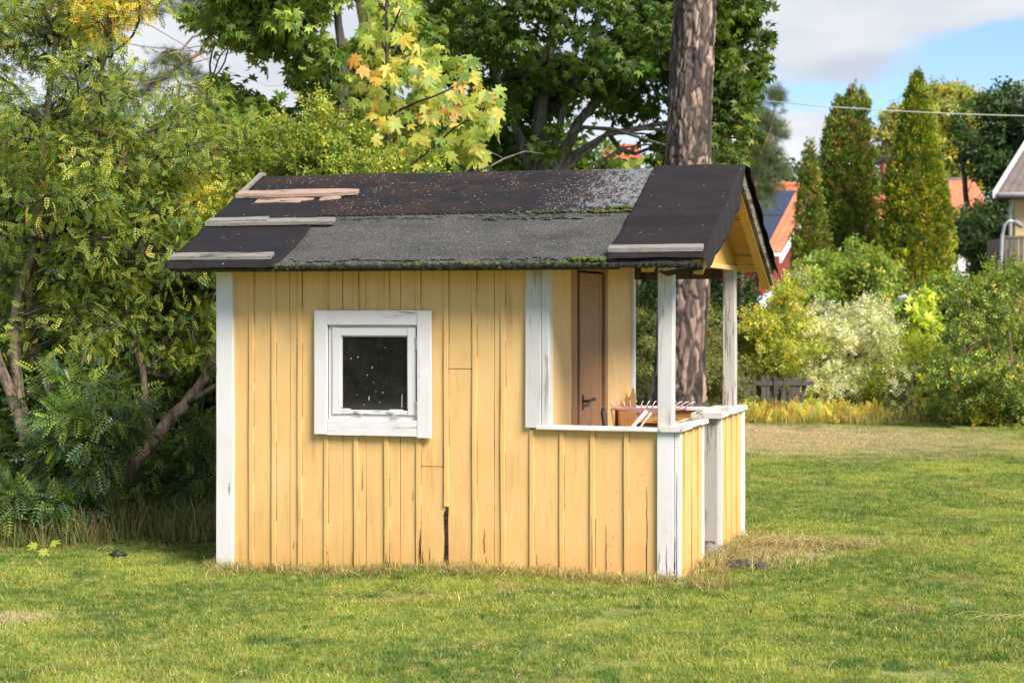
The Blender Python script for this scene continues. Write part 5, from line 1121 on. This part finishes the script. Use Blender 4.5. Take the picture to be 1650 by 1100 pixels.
bushy('shrub', 'green birch shrub with many thin upright stems at the right edge of the lawn', 'shrub', 1500, 1690, 455, 700, 22.4, 24.0, 46, .16, .30, 6200, SP_oval, .95, cf([GM, (0.09, 0.16, 0.035), GL, YG, YE], [4, 3, 5, 2.4, .4], patch=[(1590, 675, 22.6, .3, (.45, .40, .04), .5)]), leaf_gloss, 81, bark_red)
bushy('shrub', 'loose green leafy shoots rising at the far right by the lamp post', 'shrub', 1540, 1720, 400, 640, 24.2, 25.5, 22, .14, .28, 2200, SP_oval, 1.0, cf([GM, GL, YG], [3, 4, 2]), leaf_m, 82)
bushy('shrub', 'yellow leaved shrub beside the porch roof corner', 'shrub', 1195, 1312, 440, 665, 24.9, 26.2, 32, .15, .28, 3400, SP_oval, 1.1, cf([YG, (.72, .58, .08), GL, (0.62, .58, .14)], [4, 1.8, 3.5, 2.2]), leaf_m, 83)
bushy('dogwood_shrub', 'pale variegated shrub with whitish leaves in the middle of the right hedge', 'shrub', 1245, 1485, 490, 672, 25.4, 27.4, 50, .18, .32, 8200, SP_oval, .95, cf([(.88, .83, .60), (.66, .66, .40), (.30, .36, .15), (.88, .74, .58)], [5, 4, 2, 1.6]), leaf_m, 84)
bushy('shrub', 'whitish leaved twigs showing over the grey canvas roof', 'shrub', 1260, 1330, 448, 520, 31, 32, 10, .12, .2, 650, SP_oval, 1.1, cf([(.50, .45, .30), (.50, .40, .12)], [3, 1]), leaf_m, 98)
bushy('shrub', 'feathery yellow green shrub right of the pale variegated one', 'shrub', 1405, 1540, 545, 680, 25.6, 26.8, 36, .16, .28, 4600, SP_oval_s, 1.3, cf([(.30, .35, .04), (.42, .44, .05), GL], [4, 3, 2]), leaf_m, 85)
bushy('shrub', 'fine leaved asparagus like bush behind the porch railing', 'shrub', 1010, 1215, 480, 668, 24.0, 25.6, 44, .16, .30, 5600, SP_oval_s, 1.2, cf([(.15, .19, .05), (.27, .27, .08), (.19, .21, .06), (.32, .25, .12)], [4, 3, 3, 1]), leaf_m, 86)
bushy('berry_bush', 'bright green bush with small red fruits in front of the twin conifers', 'shrub', 1262, 1452, 395, 530, 31.5, 34, 44, .22, .4, 7000, SP_far, 1.45, cf([GM, GL, (.30, .42, .10), YG], [1, 5, 5, 2], patch=[(1400, 475, 32, .25, (.6, .16, .05), .35), (1375, 462, 32, .14, (.6, .10, .06), .5)]), leaf_m, 87)
bushy('shrub', 'dense green shrubs below the single conifer', 'shrub', 1440, 1640, 472, 585, 30, 33, 44, .25, .4, 6500, SP_far, 1.45, cf([GM, GL, (.10, .17, .04), YG], [3, 5, 1, 3]), leaf_m, 88)
bushy('maple_sapling', 'bright yellow green maple sapling in the right hedge', 'sapling', 1462, 1515, 470, 552, 28.5, 29.5, 14, .13, .22, 420, ML, .20, cf([(.42, .52, .06), (.60, .60, .08)], [3, 2]), leaf_maple, 89, k=3)
bushy('maple_sapling', 'small yellow leaved seedling bush low at the foot of the birch shrub', 'sapling', 1470, 1525, 600, 700, 23.6, 24.2, 9, .08, .14, 240, ML, .14, cf([(.55, .50, .04), (.30, .36, .05)], [3, 2]), leaf_maple, 90, k=3)
bushy('hedge', 'dark dense hedge closing the garden behind the porch', 'hedge', 980, 1230, 420, 660, 27.6, 29, 60, .28, .42, 8000, SP_far, 1.3, cf([(.018, .045, .012), (.03, .065, .018)], [3, 2]), leaf_m, 91, stems=False)
bushy('hedge', 'green hedge behind the variegated shrub', 'hedge', 1180, 1700, 520, 690, 28.6, 30.5, 80, .28, .42, 8600, SP_far, 1.5, cf([GM, GL, (.05, .09, .02)], [4, 3, 3]), leaf_m, 92, stems=False)
# greenery low behind the maples, and at far left horizon
o, _ = crown('treeline', None, rect_clumps(-300, 1010, 250, 470, 33, 38, 120, .7, 1.1, 93)+rect_clumps(640, 1000, 262, 420, 27.5, 30, 40, .35, .6, 94), 11000, SP_far, 3.4, cf([GD, GM, (.045, .09, .02), GL], [4, 4, 4, 1]), leaf_m, .2, seed=95, nsub=10, sub=.5)
tag(o, 'dense greenery closing the view behind the playhouse', 'greenery', kind='stuff')
# golden ferns along the far edge of the lawn
rr = np.random.default_rng(12); n = 620; U = rr.choice(np.array([1200, 1215, 1230, 1270, 1295, 1315, 1335, 1365, 1390, 1410]), n, p=np.array([.14, .14, .13, .1, .13, .1, .1, .07, .06, .03]))+rr.normal(0, 11, n); Yf = rr.uniform(23.4, 25.0, n)+(U > 1400)*.3; P = np.column_stack([(U-CU)/F*Yf, Yf, rr.uniform(0.0, .10, n)*np.clip((1540-U)/250, .35, 1)])
tv, tf = pinnate(7, .26, .06, .026, .4, .25)
ax = np.column_stack([rr.normal(0, .6, n), rr.normal(-.2, .5, n), rr.uniform(.3, 1.2, n)])
V, Fc, T = place(tv, tf, P, frames(ax, np.array([0, -.8, .6])+rr.normal(0, .3, (n, 3))), rr.uniform(.45, .9, n), palette(n, [(.72, .52, .07), (.60, .32, .06), (.48, .50, .09), (.25, .30, .05)], [4, 2, 3, 1.5], .2, rr), 4)
tag(link('ferns', mesh_np('ferns', V, Fc, 4, T), leaf_m, None, 'stuff'), 'low golden ferns along the far edge of the lawn', 'ferns')
sp = []
for i in range(3000): u = rr.uniform(1190, 1560); Y = rr.uniform(23.2, 25.2); sp.append(((u-CU)/F*Y, Y))
grass_strip('tall_grass', sp, .07, .30, .008, 14, 0, leaf_m, 'pale seeding grass in front of the right hedge', 'tall grass', ([(.45, .36, .18), (.30, .28, .08), (.14, .18, .04)], [3, 3, 3]), .8)
# grey picket fence half hidden in the hedge
fc = empty('picket_fence', tuple(B(1235, 0, 26.0)*np.array([1, 1, 0]))); tag(fc, 'low grey weathered picket fence half hidden by the yellow shrub', 'fence')
pk = wood(-.024, .024, -.011, .011, 0, .58, seed=3).build('picket', fence_m, fc).data; bpy.data.objects.remove(bpy.data.objects['picket'])
for i in range(26):
    u = 1180+i*4.0+(10 if i > 9 else 0); Y = 24.72+0.004*i; p = (u-CU)/F*Y
    o = bpy.data.objects.new('picket', pk); col.objects.link(o); o.parent = fc; o.location = (p-fc.location[0], Y-26.0, rr.uniform(-.02, .03)-.02*(i % 3)); o.rotation_euler = (rr.normal(0, .05), rr.normal(0, .05)+(.12 if i > 15 else 0), 0)
for z in (.16, .48): wood(-.72, .75, .014, .04, z-.03, z+.03, axis=0).build('rail', fence_m, fc).location = (-.27, -1.25, 0)

# -- conifers
def thuja(label, tips, base_v, Y, cnt, colr, seed, group='tall narrow conifers behind the right hedge', wmul=1.0):
    """tips: (u, v_top, half width px at the foot) for each leader"""
    t = empty('conifer', tuple(B(tips[0][0], 0, Y)*np.array([1, 1, 0]))); tag(t, label, 'tree', group)
    r = np.random.default_rng(seed); Vs = []; Cs = []; P_ = []; D_ = []; C_ = []
    tot = sum((base_v-tv_)*w_ for _, tv_, w_ in tips)
    stems_mesh_ = []
    for (u, tv_, w_) in tips:
        n = int(cnt*(base_v-tv_)*w_/tot); top = B(u, tv_, Y); bot = B(u, base_v, Y); hh = top[2]-bot[2]; Rm = w_/F*Y
        # tufts on a cone surface, each a clump of sprays
        m = max(80, n//24); t_ = 1-r.random(m)**0.8; ph = r.uniform(0, 2*math.pi, m)
        prof_ = Rm*np.clip(np.minimum(1.0, (1-t_)*1.9)**0.75, .06, 1)*(1+0.06*np.sin(ph*3+t_*9)+.045*r.normal(size=m))
        prof_ = prof_*np.where(r.random(m) < .3, r.uniform(.5, .95, m), 1); C0 = np.column_stack([top[0]+prof_*np.cos(ph), Y+prof_*np.sin(ph), bot[2]+hh*t_]); ct = palette(m, *colr, .14, r)
        ct = ct*(1-0.0*t_[:, None])
        i = r.integers(0, m, n); rt = 0.098*Y/42*wmul; off = unit(r.normal(size=(n, 3)))*np.array([rt, rt, rt*1.35])*(r.random((n, 1))**.6)
        P_.append(C0[i]+off); D_.append(np.column_stack([np.cos(ph[i]), np.sin(ph[i]), np.full(n, 1.1)])+r.normal(0, .4, (n, 3))); C_.append(ct[i]*r.uniform(.8, 1.2, (n, 1)))
        stems_mesh_.append([np.array([top[0], Y, 0]), np.array([top[0], Y, top[2]*.5]), top*np.array([1, 1, .97])])
    P = np.concatenate(P_); D = np.concatenate(D_); Cc = np.clip(np.concatenate(C_), .004, .9)
    tv = np.array([[0, 0, 0], [.5, .32, .05], [1, 0, 0], [.5, -.32, .05]]); tf = np.array([[0, 1, 2, 3]])
    V, Fc, T = place(tv, tf, P, frames(D, r.normal(size=(len(P), 3))), r.uniform(.042, .085, len(P))*Y/42*wmul, Cc, 4)
    rel(stems_mesh('trunk', stems_mesh_, [(.11, .08, .02)]*len(tips), bark_brown, t, 8))
    rel(link('crown', mesh_np('crown', V, Fc, 4, T), needle_m, t, 'stuff')); return t
TJ = [(.10, .16, .025), (.18, .25, .03), (.27, .32, .04), (.36, .24, .06)]
thuja('broad conifer with several browned tips, left one of the two big narrow conifers', [(1373, 134, 36), (1392, 146, 26), (1350, 158, 34), (1338, 190, 30), (1395, 200, 18), (1364, 165, 46)], 500, 42, 72000, (TJ+[(.36, .19, .05)], [3, 5, 4, 1.2, .8]), 101)
thuja('small browned conifer standing left against the broad one', [(1305, 222, 22), (1298, 262, 20), (1314, 300, 26)], 500, 41, 20000, (TJ+[(.34, .18, .05)], [3, 4, 4, 1.6, .8]), 102)
thuja('tall golden green conifer standing alone on the right', [(1478, 114, 46), (1474, 130, 52), (1500, 232, 24), (1450, 250, 24), (1480, 150, 52)], 510, 40, 74000, ([(.10, .16, .012), (.22, .27, .018), (.42, .42, .03), (.50, .40, .04)], [3, 5, 3, .8]), 103)
thuja('very dark conifer seen through the porch posts', [(1195, 400, 26), (1180, 405, 30), (1140, 400, 40), (1030, 400, 60), (1085, 402, 60)], 570, 26.5, 16000, ([(.035, .075, .018), (.05, .10, .025)], [3, 2]), 104, wmul=1.3)

# -- pine crown, birch and oak behind
Yq = 46
st = [[B(1165, 600, Yq), B(1168, 300, Yq), B(1172, 120, Yq)]]
cl = [(*B(u, v, Yq), a, a, a*.5) for (u, v, a) in [(1235, 150, .45), (1252, 160, .3), (1225, 190, .5), (1250, 205, .35), (1235, 215, .5), (1262, 218, .18), (1215, 240, .55), (1245, 250, .4), (1220, 270, .55), (1258, 275, .3), (1235, 285, .5), (1205, 200, .6), (1195, 250, .7), (1190, 160, .6), (1212, 300, .6), (1240, 305, .4), (1200, 330, .7)]]
tree('pine_tree', 'distant pine with layered needle pads left of the conifers', B(1165, 0, Yq), st, [(.25, .2, .12)], cl, 5200, SP_needle, .17, cf([(.09, .13, .05), (.15, .19, .075), (.20, .23, .09)], [3, 4, 2]), needle_m, bark_red, 111, droop=0, nsub=14, sub=.42)
Yr = 73
st = [[B(1530, 560, Yr), B(1528, 300, Yr), B(1520, 160, Yr)], [B(1528, 330, Yr), B(1470, 240, Yr), B(1440, 190, Yr)]]
cl = rect_clumps(1495, 1575, 150, 280, 72, 75, 34, .5, .95, 112)+[(*B(u, v, Yr), a, a, a) for (u, v, a) in [(1520, 145, .5), (1545, 155, .45), (1562, 160, .5), (1500, 165, .4), (1435, 185, .35), (1425, 210, .4), (1440, 215, .45), (1430, 235, .3), (1418, 250, .35), (1432, 262, .4), (1452, 175, .3), (1445, 200, .3)]]
tree('birch_tree', 'tall thinning birch with yellowing drooping twigs behind the single conifer', B(1530, 0, Yr), st, [(.2, .15, .06), (.08, .05, .03)], cl, 7000, SP_far, 3.0, cf([(.24, .27, .06), (.42, .40, .08), (.30, .32, .07), (.58, .44, .07)], [3, 4, 3, 1]), leaf_m, bark_grey, 113, droop=1.2, nsub=12, sub=.36)
Ys = 50
st = [[B(1600, 560, Ys), B(1605, 380, Ys), B(1612, 200, Ys)], [B(1602, 440, Ys), B(1560, 330, Ys), B(1545, 230, Ys)], [B(1604, 400, Ys), B(1640, 300, Ys), B(1655, 190, Ys)]]
cl = rect_clumps(1528, 1640, 335, 500, 48, 51, 34, .45, .8, 114, [(1555, 435, 13, 18), (1570, 300, 22, 22), (1545, 455, 14, 12), (1550, 330, 40, 10)])+rect_clumps(1595, 1700, 180, 360, 49, 52, 40, .4, .7, 115, [(1625, 195, 12, 15), (1580, 310, 22, 22)])+[(*B(u, v, Ys), a, a, a) for (u, v, a) in [(1595, 160, .25), (1592, 180, .4), (1615, 165, .4), (1612, 190, .5), (1640, 170, .5), (1650, 165, .5), (1570, 210, .4), (1560, 240, .35), (1585, 240, .5), (1575, 265, .45), (1555, 190, .25), (1630, 215, .5)]]
tree('oak_tree', 'dark green oak in front of the orange roof beside the pale yellow house', B(1600, 0, Ys), st, [(.3, .22, .08), (.12, .08, .04), (.12, .09, .04)], cl, 12000, SP_far, 2.3, cf([(.05, .10, .035), (.08, .14, .05), (.12, .18, .06)], [3, 4, 2]), leaf_m, bark_dark, 116, droop=.3, nsub=12, sub=.38)
o, _ = crown('far_trees', None, rect_clumps(1180, 1330, 288, 330, 88, 95, 20, .9, 1.6, 117)+rect_clumps(-100, 1200, 330, 480, 70, 90, 60, 2.0, 3.2, 118)+rect_clumps(1150, 1800, 370, 500, 75, 90, 60, 1.6, 2.6, 119), 6000, SP_far, 6, cf([(.06, .10, .035), (.09, .13, .045), (.045, .08, .03)], [1, 1, 1]), leaf_m, .2, seed=120, nsub=10, sub=.5)
tag(o, 'distant band of trees along the horizon', 'trees', kind='stuff')

# ------------------------------------------------------------------ houses
tile_m = simple('orange_roof_tiles', (.62, .20, .095), .75, c2=(.52, .16, .08), scale=3)
red_m = painted('falu_red_boards', (.28, .035, .025), (.14, .02, .015), (.12, .05, .04), .8)
wht = simple('white_render', (.74, .73, .71), .7, var=.06); wtrim = simple('white_trim', (.78, .78, .78), .5)
solar = simple('solar_glass', (.030, .040, .075), .18, spec=.6, c2=(.035, .045, .08)); slate = simple('grey_brown_tiles', (.16, .125, .11), .75, c2=(.11, .09, .085), scale=2.0)
glass_far = simple('dark_window_glass', (.02, .025, .03), .08, spec=.6)
def tiled(name, parent, A, Bp, Cc, D, m, rows, cols_, rid=.03):
    """tiled slope A-B (eave) up to D-C (ridge), ribs down the slope and stepped courses"""
    A, Bp, Cc, D = map(np.array, (A, Bp, Cc, D)); nrm = unit(np.cross(Bp-A, D-A)); nrm = nrm if nrm[2] > 0 else -nrm; V = []; q = 4
    nu, nv = cols_*q, rows*2
    for j in range(nv+1):
        v = (j//2+(j % 2)*0.98)/rows if j < nv else 1.0
        for i in range(nu+1):
            u = i/nu; p = (A*(1-u)+Bp*u)*(1-v)+(D*(1-u)+Cc*u)*v; V.append(p+nrm*(rid*abs(math.sin(math.pi*i/q))+(rid*.7 if j % 2 == 0 else 0)))
    ii = np.arange((nu+1)*(nv+1)).reshape(nv+1, nu+1); return link(name, mesh_np(name, np.array(V), np.stack([ii[:-1, :-1], ii[:-1, 1:], ii[1:, 1:], ii[1:, :-1]], -1).reshape(-1, 4), 4), m, parent)
def quad(name, pts, m, parent, th=.05, n=(0, 1, 0)):
    P = [np.array(p) for p in pts]; nn = np.array(n)*th; k = len(P)
    return MB().add([tuple(p) for p in P]+[tuple(p+nn) for p in P], [tuple(range(k)), tuple(range(k, 2*k))[::-1]]+[(i, i+k, (i+1) % k+k, (i+1) % k) for i in range(k)]).build(name, m, parent)
def house_root(name, label, u, Y): h_ = empty(name, ((u-CU)/F*Y, Y, 0)); tag(h_, label, 'house'); return h_
# red cottage: its roof slope with solar panels faces the lawn, gable wall looks right
Yh = 52.0; rh = house_root('red_house', 'red wooden house with orange tiles and dark solar panels', 1240, Yh)
eL, eR = B(1090, 408, Yh), B(1256, 408, Yh); rL, rR = B(1090, 300, Yh+3.2), B(1322, 300, Yh+3.2)
rel(tiled('roof', rh, eL, eR, rR, rL, tile_m, 9, 16))
def on(u, v, off=.06):  # point on the slope by fractions
    p = (eL*(1-u)+eR*u)*(1-v)+(rL*(1-u)+rR*u)*v; nn = unit(np.cross(eR-eL, rL-eL)); nn = nn if nn[2] > 0 else -nn; return p+nn*off
for i in range(5):
    for j in range(2):
        u0, u1, v0, v1 = .08+i*.155, .08+(i+1)*.155-.005, .14+j*.39, .14+(j+1)*.39-.012
        rel(quad('solar_panel', [on(u0, v0), on(u1, v0), on(u1, v1), on(u0, v1)], solar, rh, .04, (0, .5, -.8)))
rc = MB(); [rc.tube([rL*(1-a)+rR*a+np.array([0, 0, .03]), rL*(1-b)+rR*b+np.array([0, 0, .06])], .09, 8) for a, b in [(i/24, (i+.95)/24) for i in range(24)]]; rel(rc.build('ridge_tile', tile_m, rh, kind='stuff'))
gx_ = eR[0]-.15; gw = B(1285, 0, Yh+3.2)
rel(quad('wall', [(eR[0]-.45, Yh+.35, 0), (eR[0]-.45, Yh+.35, eR[2]-.05), (rR[0]-.35, Yh+3.2, rR[2]-.12), (rR[0]-.35, Yh+6.0, eR[2]), (rR[0]-.35, Yh+6.0, 0)], red_m, rh, .1, (-1, 0, 0)))
rel(quad('wall', [(eL[0], Yh+.5, 0), (eR[0]-.4, Yh+.5, 0), (eR[0]-.4, Yh+.5, eR[2]), (eL[0], Yh+.5, eR[2])], red_m, rh, .1))
a_, b_ = eR+np.array([.0, 0, -.06]), rR+np.array([.0, 0, -.06]); rel(quad('barge_board', [a_, a_-np.array([0, 0, .22]), b_-np.array([0, 0, .22]), b_], wtrim, rh, .05, (1, 0, 0)))
rel(MB().tube([eL+np.array([0, -.08, -.05]), eR+np.array([0, -.08, -.05])], .06, 8).build('gutter', wtrim, rh, smooth=True))
# long orange roofed house
Yo = 66.0; oh = house_root('white_house', 'long white house with orange tiled roof and brick chimney behind the conifers', 1480, Yo)
eL, eR, rL, rR = B(1378, 362, Yo), B(1612, 362, Yo), B(1378, 292, Yo+4), B(1568, 290, Yo+4)
rel(tiled('roof', oh, eL, eR, rR, rL, tile_m, 12, 34)); rel(MB().tube([rL, rR], .11, 8).build('ridge_tile', slate, oh, smooth=True))
rel(MB().tube([eL+np.array([0, -.08, -.04]), eR+np.array([0, -.08, -.04])], .08, 8).build('gutter', wtrim, oh, smooth=True))
rel(quad('wall', [(eL[0]+.2, Yo+.5, 0), (eR[0]-.4, Yo+.5, 0), (eR[0]-.4, Yo+.5, eL[2]), (eL[0]+.2, Yo+.5, eL[2])], wht, oh, .2))
rel(quad('wall', [(eR[0]-.4, Yo+.5, 0), (eR[0]-.4, Yo+8, 0), (eR[0]-.4, Yo+8, eR[2]), (rR[0]-.1, Yo+4, rR[2]-.1), (eR[0]-.4, Yo+.5, eR[2])], wht, oh, .2, (-1, 0, 0)))
ch = B(1430, 0, Yo+3.4)[0]; zc = B(0, 262, Yo+3)[2]; brk = simple('chimney_brick', (.42, .15, .09), .85, c2=(.3, .11, .07), scale=6)
chm = rel(MB().box(ch-.33, ch+.33, Yo+2.6, Yo+3.3, B(0, 330, Yo+3)[2], zc, .02).build('chimney', brk, oh)); 
cp_ = MB().box(ch-.40, ch+.40, Yo+2.5, Yo+3.4, zc+.003, zc+.18, .02).build('chimney_cap', simple('dark_metal', (.03, .03, .032), .5, .5), chm); cp2 = MB().tube([(ch+.12, Yo+2.9, zc+.18), (ch+.12, Yo+2.9, zc+.75)], .10, 10).build('flue', bpy.data.materials['dark_metal'], chm)
for u in (1395, 1404, 1421): 
    x = B(u, 0, Yo)[0]; wn = rel(MB().box(x-.02, x+.5, Yo+.42, Yo+.497, 1.1, 2.5, .01).build('window', wtrim, oh)); MB().box(x+.05, x+.43, Yo+.40, Yo+.418, 1.17, 2.43).build('pane', glass_far, wn)
# pale yellow house with balcony at the right edge
Yy = 42.0; yh = house_root('yellow_house', 'pale yellow house with brown tiled roof and wooden balcony at the right edge', 1660, Yy)
pale = simple('pale_yellow_render', (.66, .48, .25), .7, var=.05)
eL, eR, rL, rR = B(1607, 312, Yy), B(1900, 312, Yy), B(1673, 205, Yy+3.5), B(1900, 205, Yy+3.5)
rel(tiled('roof', yh, eL, eR, rR, rL, slate, 12, 22, .025))
a_, b_ = eL+np.array([-.02, 0, .05]), rL+np.array([-.02, 0, .05]); rel(quad('barge_board', [a_, a_-np.array([0, 0, .16]), b_-np.array([0, 0, .16]), b_], simple('grey_trim', (.5, .5, .5), .5), yh, .09, (-1, 0, 0)))
rel(MB().tube([eL+np.array([0, -.06, -.03]), eR+np.array([0, -.06, -.03])], .065, 8).build('gutter', bpy.data.materials['grey_trim'], yh, smooth=True))
rel(quad('soffit', [eL+np.array([0, 0, -.06]), eR+np.array([0, 0, -.06]), eR+np.array([0, .8, -.06]), eL+np.array([0, .8, -.06])], simple('dark_soffit', (.05, .05, .05), .7), yh, .04, (0, 0, -1)))
wx = B(1636, 0, Yy+.5)[0]; rel(quad('wall', [(wx, Yy+.5, 0), (wx+6, Yy+.5, 0), (wx+6, Yy+.5, eL[2]-.05), (wx, Yy+.5, eL[2]-.05)], pale, yh, .2))
wb = B(1641, 0, Yy+7)[0]; rel(quad('wall', [(wx, Yy+.71, 0), (wb, Yy+7, 0), (wb, Yy+7, eL[2]-.05), (wx, Yy+.71, eL[2]-.05)], pale, yh, .2, (1, 0, 0)))
px_ = B(1630, 0, Yy+.3)[0]; rel(MB().tube([(px_+.02, Yy+.3, eL[2]-.1), (px_-.02, Yy+.35, eL[2]-.35), (px_, Yy+.42, eL[2]-.5), (px_, Yy+.42, 2.3)], .045, 8).build('downpipe', bpy.data.materials['grey_trim'], yh, smooth=True))
bz0, bz1 = B(0, 428, Yy-1)[2], B(0, 384, Yy-1)[2]; bx0 = B(1617, 0, Yy-1)[0]; bal = empty('balcony'); bal.parent = yh; bal.location = (0, 0, 0)
bwm = painted('balcony_boards', (.15, .125, .11), (.07, .055, .05), (.05, .04, .035), .6, 2)
L_ = Vector(yh.location)
def sub(m, name, mt): o = m.build(name, mt, bal); o.location = -L_; return o
sub(MB().box(bx0, bx0+4, Yy-1, Yy+.48, bz0-.17, bz0-.02, .01), 'deck', simple('balcony_beam', (.20, .11, .07), .7)); sub(MB().box(bx0-.02, bx0+4, Yy-1.05, Yy-.97, bz1, bz1+.06, .005), 'handrail', bwm)
for i in range(16): sub(wood(bx0+.01+i*.115, bx0+.105+i*.115, Yy-1.03, Yy-1.005, bz0-.05, bz1-.002, seg=2), 'slat', bwm)
for i in range(9): sub(wood(bx0-.02, bx0+.005, Yy-.95+i*.15, Yy-.83+i*.15, bz0-.05, bz1-.002, seg=2), 'slat', bwm)
pcol = simple('ochre_posts', (.55, .33, .15), .7, var=.2)
for u in (1628, 1640, 1652): x = B(u, 0, Yy-.8)[0]; sub(MB().box(x-.06, x+.06, Yy-.9, Yy-.78, 0, bz0-.171, .01), 'balcony_post', pcol)
# red roofed house glimpsed between the maple limbs
Yg = 58; gh_ = house_root('red_roofed_house', 'red tiled roof glimpsed through the big maple', 1000, Yg)
rel(tiled('roof', gh_, B(965, 268, Yg), B(1036, 268, Yg), B(1030, 234, Yg+4), B(972, 234, Yg+4), simple('red_tiles', (.42, .10, .07), .8), 6, 12)); rel(quad('wall', [B(965, 268, Yg+.4), B(1036, 268, Yg+.4), B(1036, 498, Yg+.4), B(965, 498, Yg+.4)], wht, gh_, .2))
# street lamp, garden tent, canvas roof, dark felt roof, overhead wire
Yl_ = 36.0; lp = empty('street_lamp', tuple(B(1608, 0, Yl_)*np.array([1, 1, 0]))); tag(lp, 'curved grey street lamp in front of the pale yellow house', 'street lamp')
galv = simple('galvanised_steel', (.42, .44, .46), .4, .4, c2=(.36, .38, .40))
rel(MB().tube([np.array([B(1606, 0, Yl_)[0], Yl_, 0]), B(1608, 500, Yl_), B(1611, 430, Yl_), B(1613, 420, Yl_), B(1615, 380, Yl_), B(1619, 362, Yl_), B(1626, 356, Yl_), B(1634, 357, Yl_)], [.055, .055, .052, .04, .038, .036, .034, .032], 10).build('pole', galv, lp, smooth=True))
rel(MB().tube([B(1632, 357, Yl_), B(1638, 359, Yl_), B(1645, 364, Yl_), B(1648, 366, Yl_)], [.03, .06, .055, .02], 10).build('lamp_head', simple('lamp_grey', (.22, .22, .23), .5), lp, smooth=True))
canvas = simple('white_canvas', (.74, .73, .70), .7, var=.05)
def canopy(label, uL, uR, vT, vB, Y, depth, cat='canopy', m=canvas):
    t = empty('garden_canopy', tuple(B((uL+uR)/2, 0, Y)*np.array([1, 1, 0]))); tag(t, label, cat); a, b = B(uL, vB, Y), B(uR, vB, Y); w2 = (b[0]-a[0])/2; top = np.array([(a[0]+b[0])/2, Y+depth/2, B(0, vT, Y+depth/2)[2]])
    c_, d_ = b+np.array([0, depth, 0]), a+np.array([0, depth, 0]); z = np.array([0, 0, .12])
    rel(MB().add([a, b, c_, d_, top], [(0, 1, 4), (1, 2, 4), (2, 3, 4), (3, 0, 4)]).build('canvas_roof', m, t)); rel(MB().add([a, b, c_, d_, a-z, b-z, c_-z, d_-z], [(0, 4, 5, 1), (1, 5, 6, 2), (2, 6, 7, 3), (3, 7, 4, 0)]).build('valance', m, t))
    for p in (a, b, c_, d_): rel(MB().tube([(p[0], p[1], 0), (p[0], p[1], p[2]-.02)], .025, 8).build('leg', galv, t))
canopy('white canvas garden canopy right of the golden green conifer', 1480, 1560, 460, 478, 36.5, 2.2)
canopy('pale blue white canvas roof behind the yellow shrub', 1200, 1326, 468, 499, 33.0, 3.0, m=simple('blueish_canvas', (.66, .70, .76), .6))
sh = empty('shed', tuple(B(1450, 0, 31)*np.array([1, 1, 0]))); tag(sh, 'low building with dark grey roof half hidden in the right hedge', 'shed')
dk = simple('dark_grey_roofing', (.075, .08, .095), .6, c2=(.10, .105, .12), scale=4)
P = [B(1340, 508, 30.6), B(1560, 560, 30.6), B(1560, 528, 33), B(1362, 498, 33)]; rel(quad('roof', P, dk, sh, .1, (0, 0, -1)))
rel(quad('wall', [B(1350, 515, 30.9), B(1555, 565, 30.9), np.array([B(1555, 0, 30.9)[0], 30.9, 0]), np.array([B(1350, 0, 30.9)[0], 30.9, 0])], red_m, sh, .1))
wr = MB(); P = [B(1180, 158, 30)]+[B(1335+(1700-1335)*t, 172+16*t+2.5*math.sin(math.pi*t), 30) for t in np.linspace(0, 1, 14)]+[B(1900, 196, 30)]; wr.tube(P, .008, 6)
tag(wr.build('overhead_wire', simple('pale_cable', (.45, .45, .44), .5), None, smooth=True), 'pale overhead cable crossing in front of the conifers', 'cable')
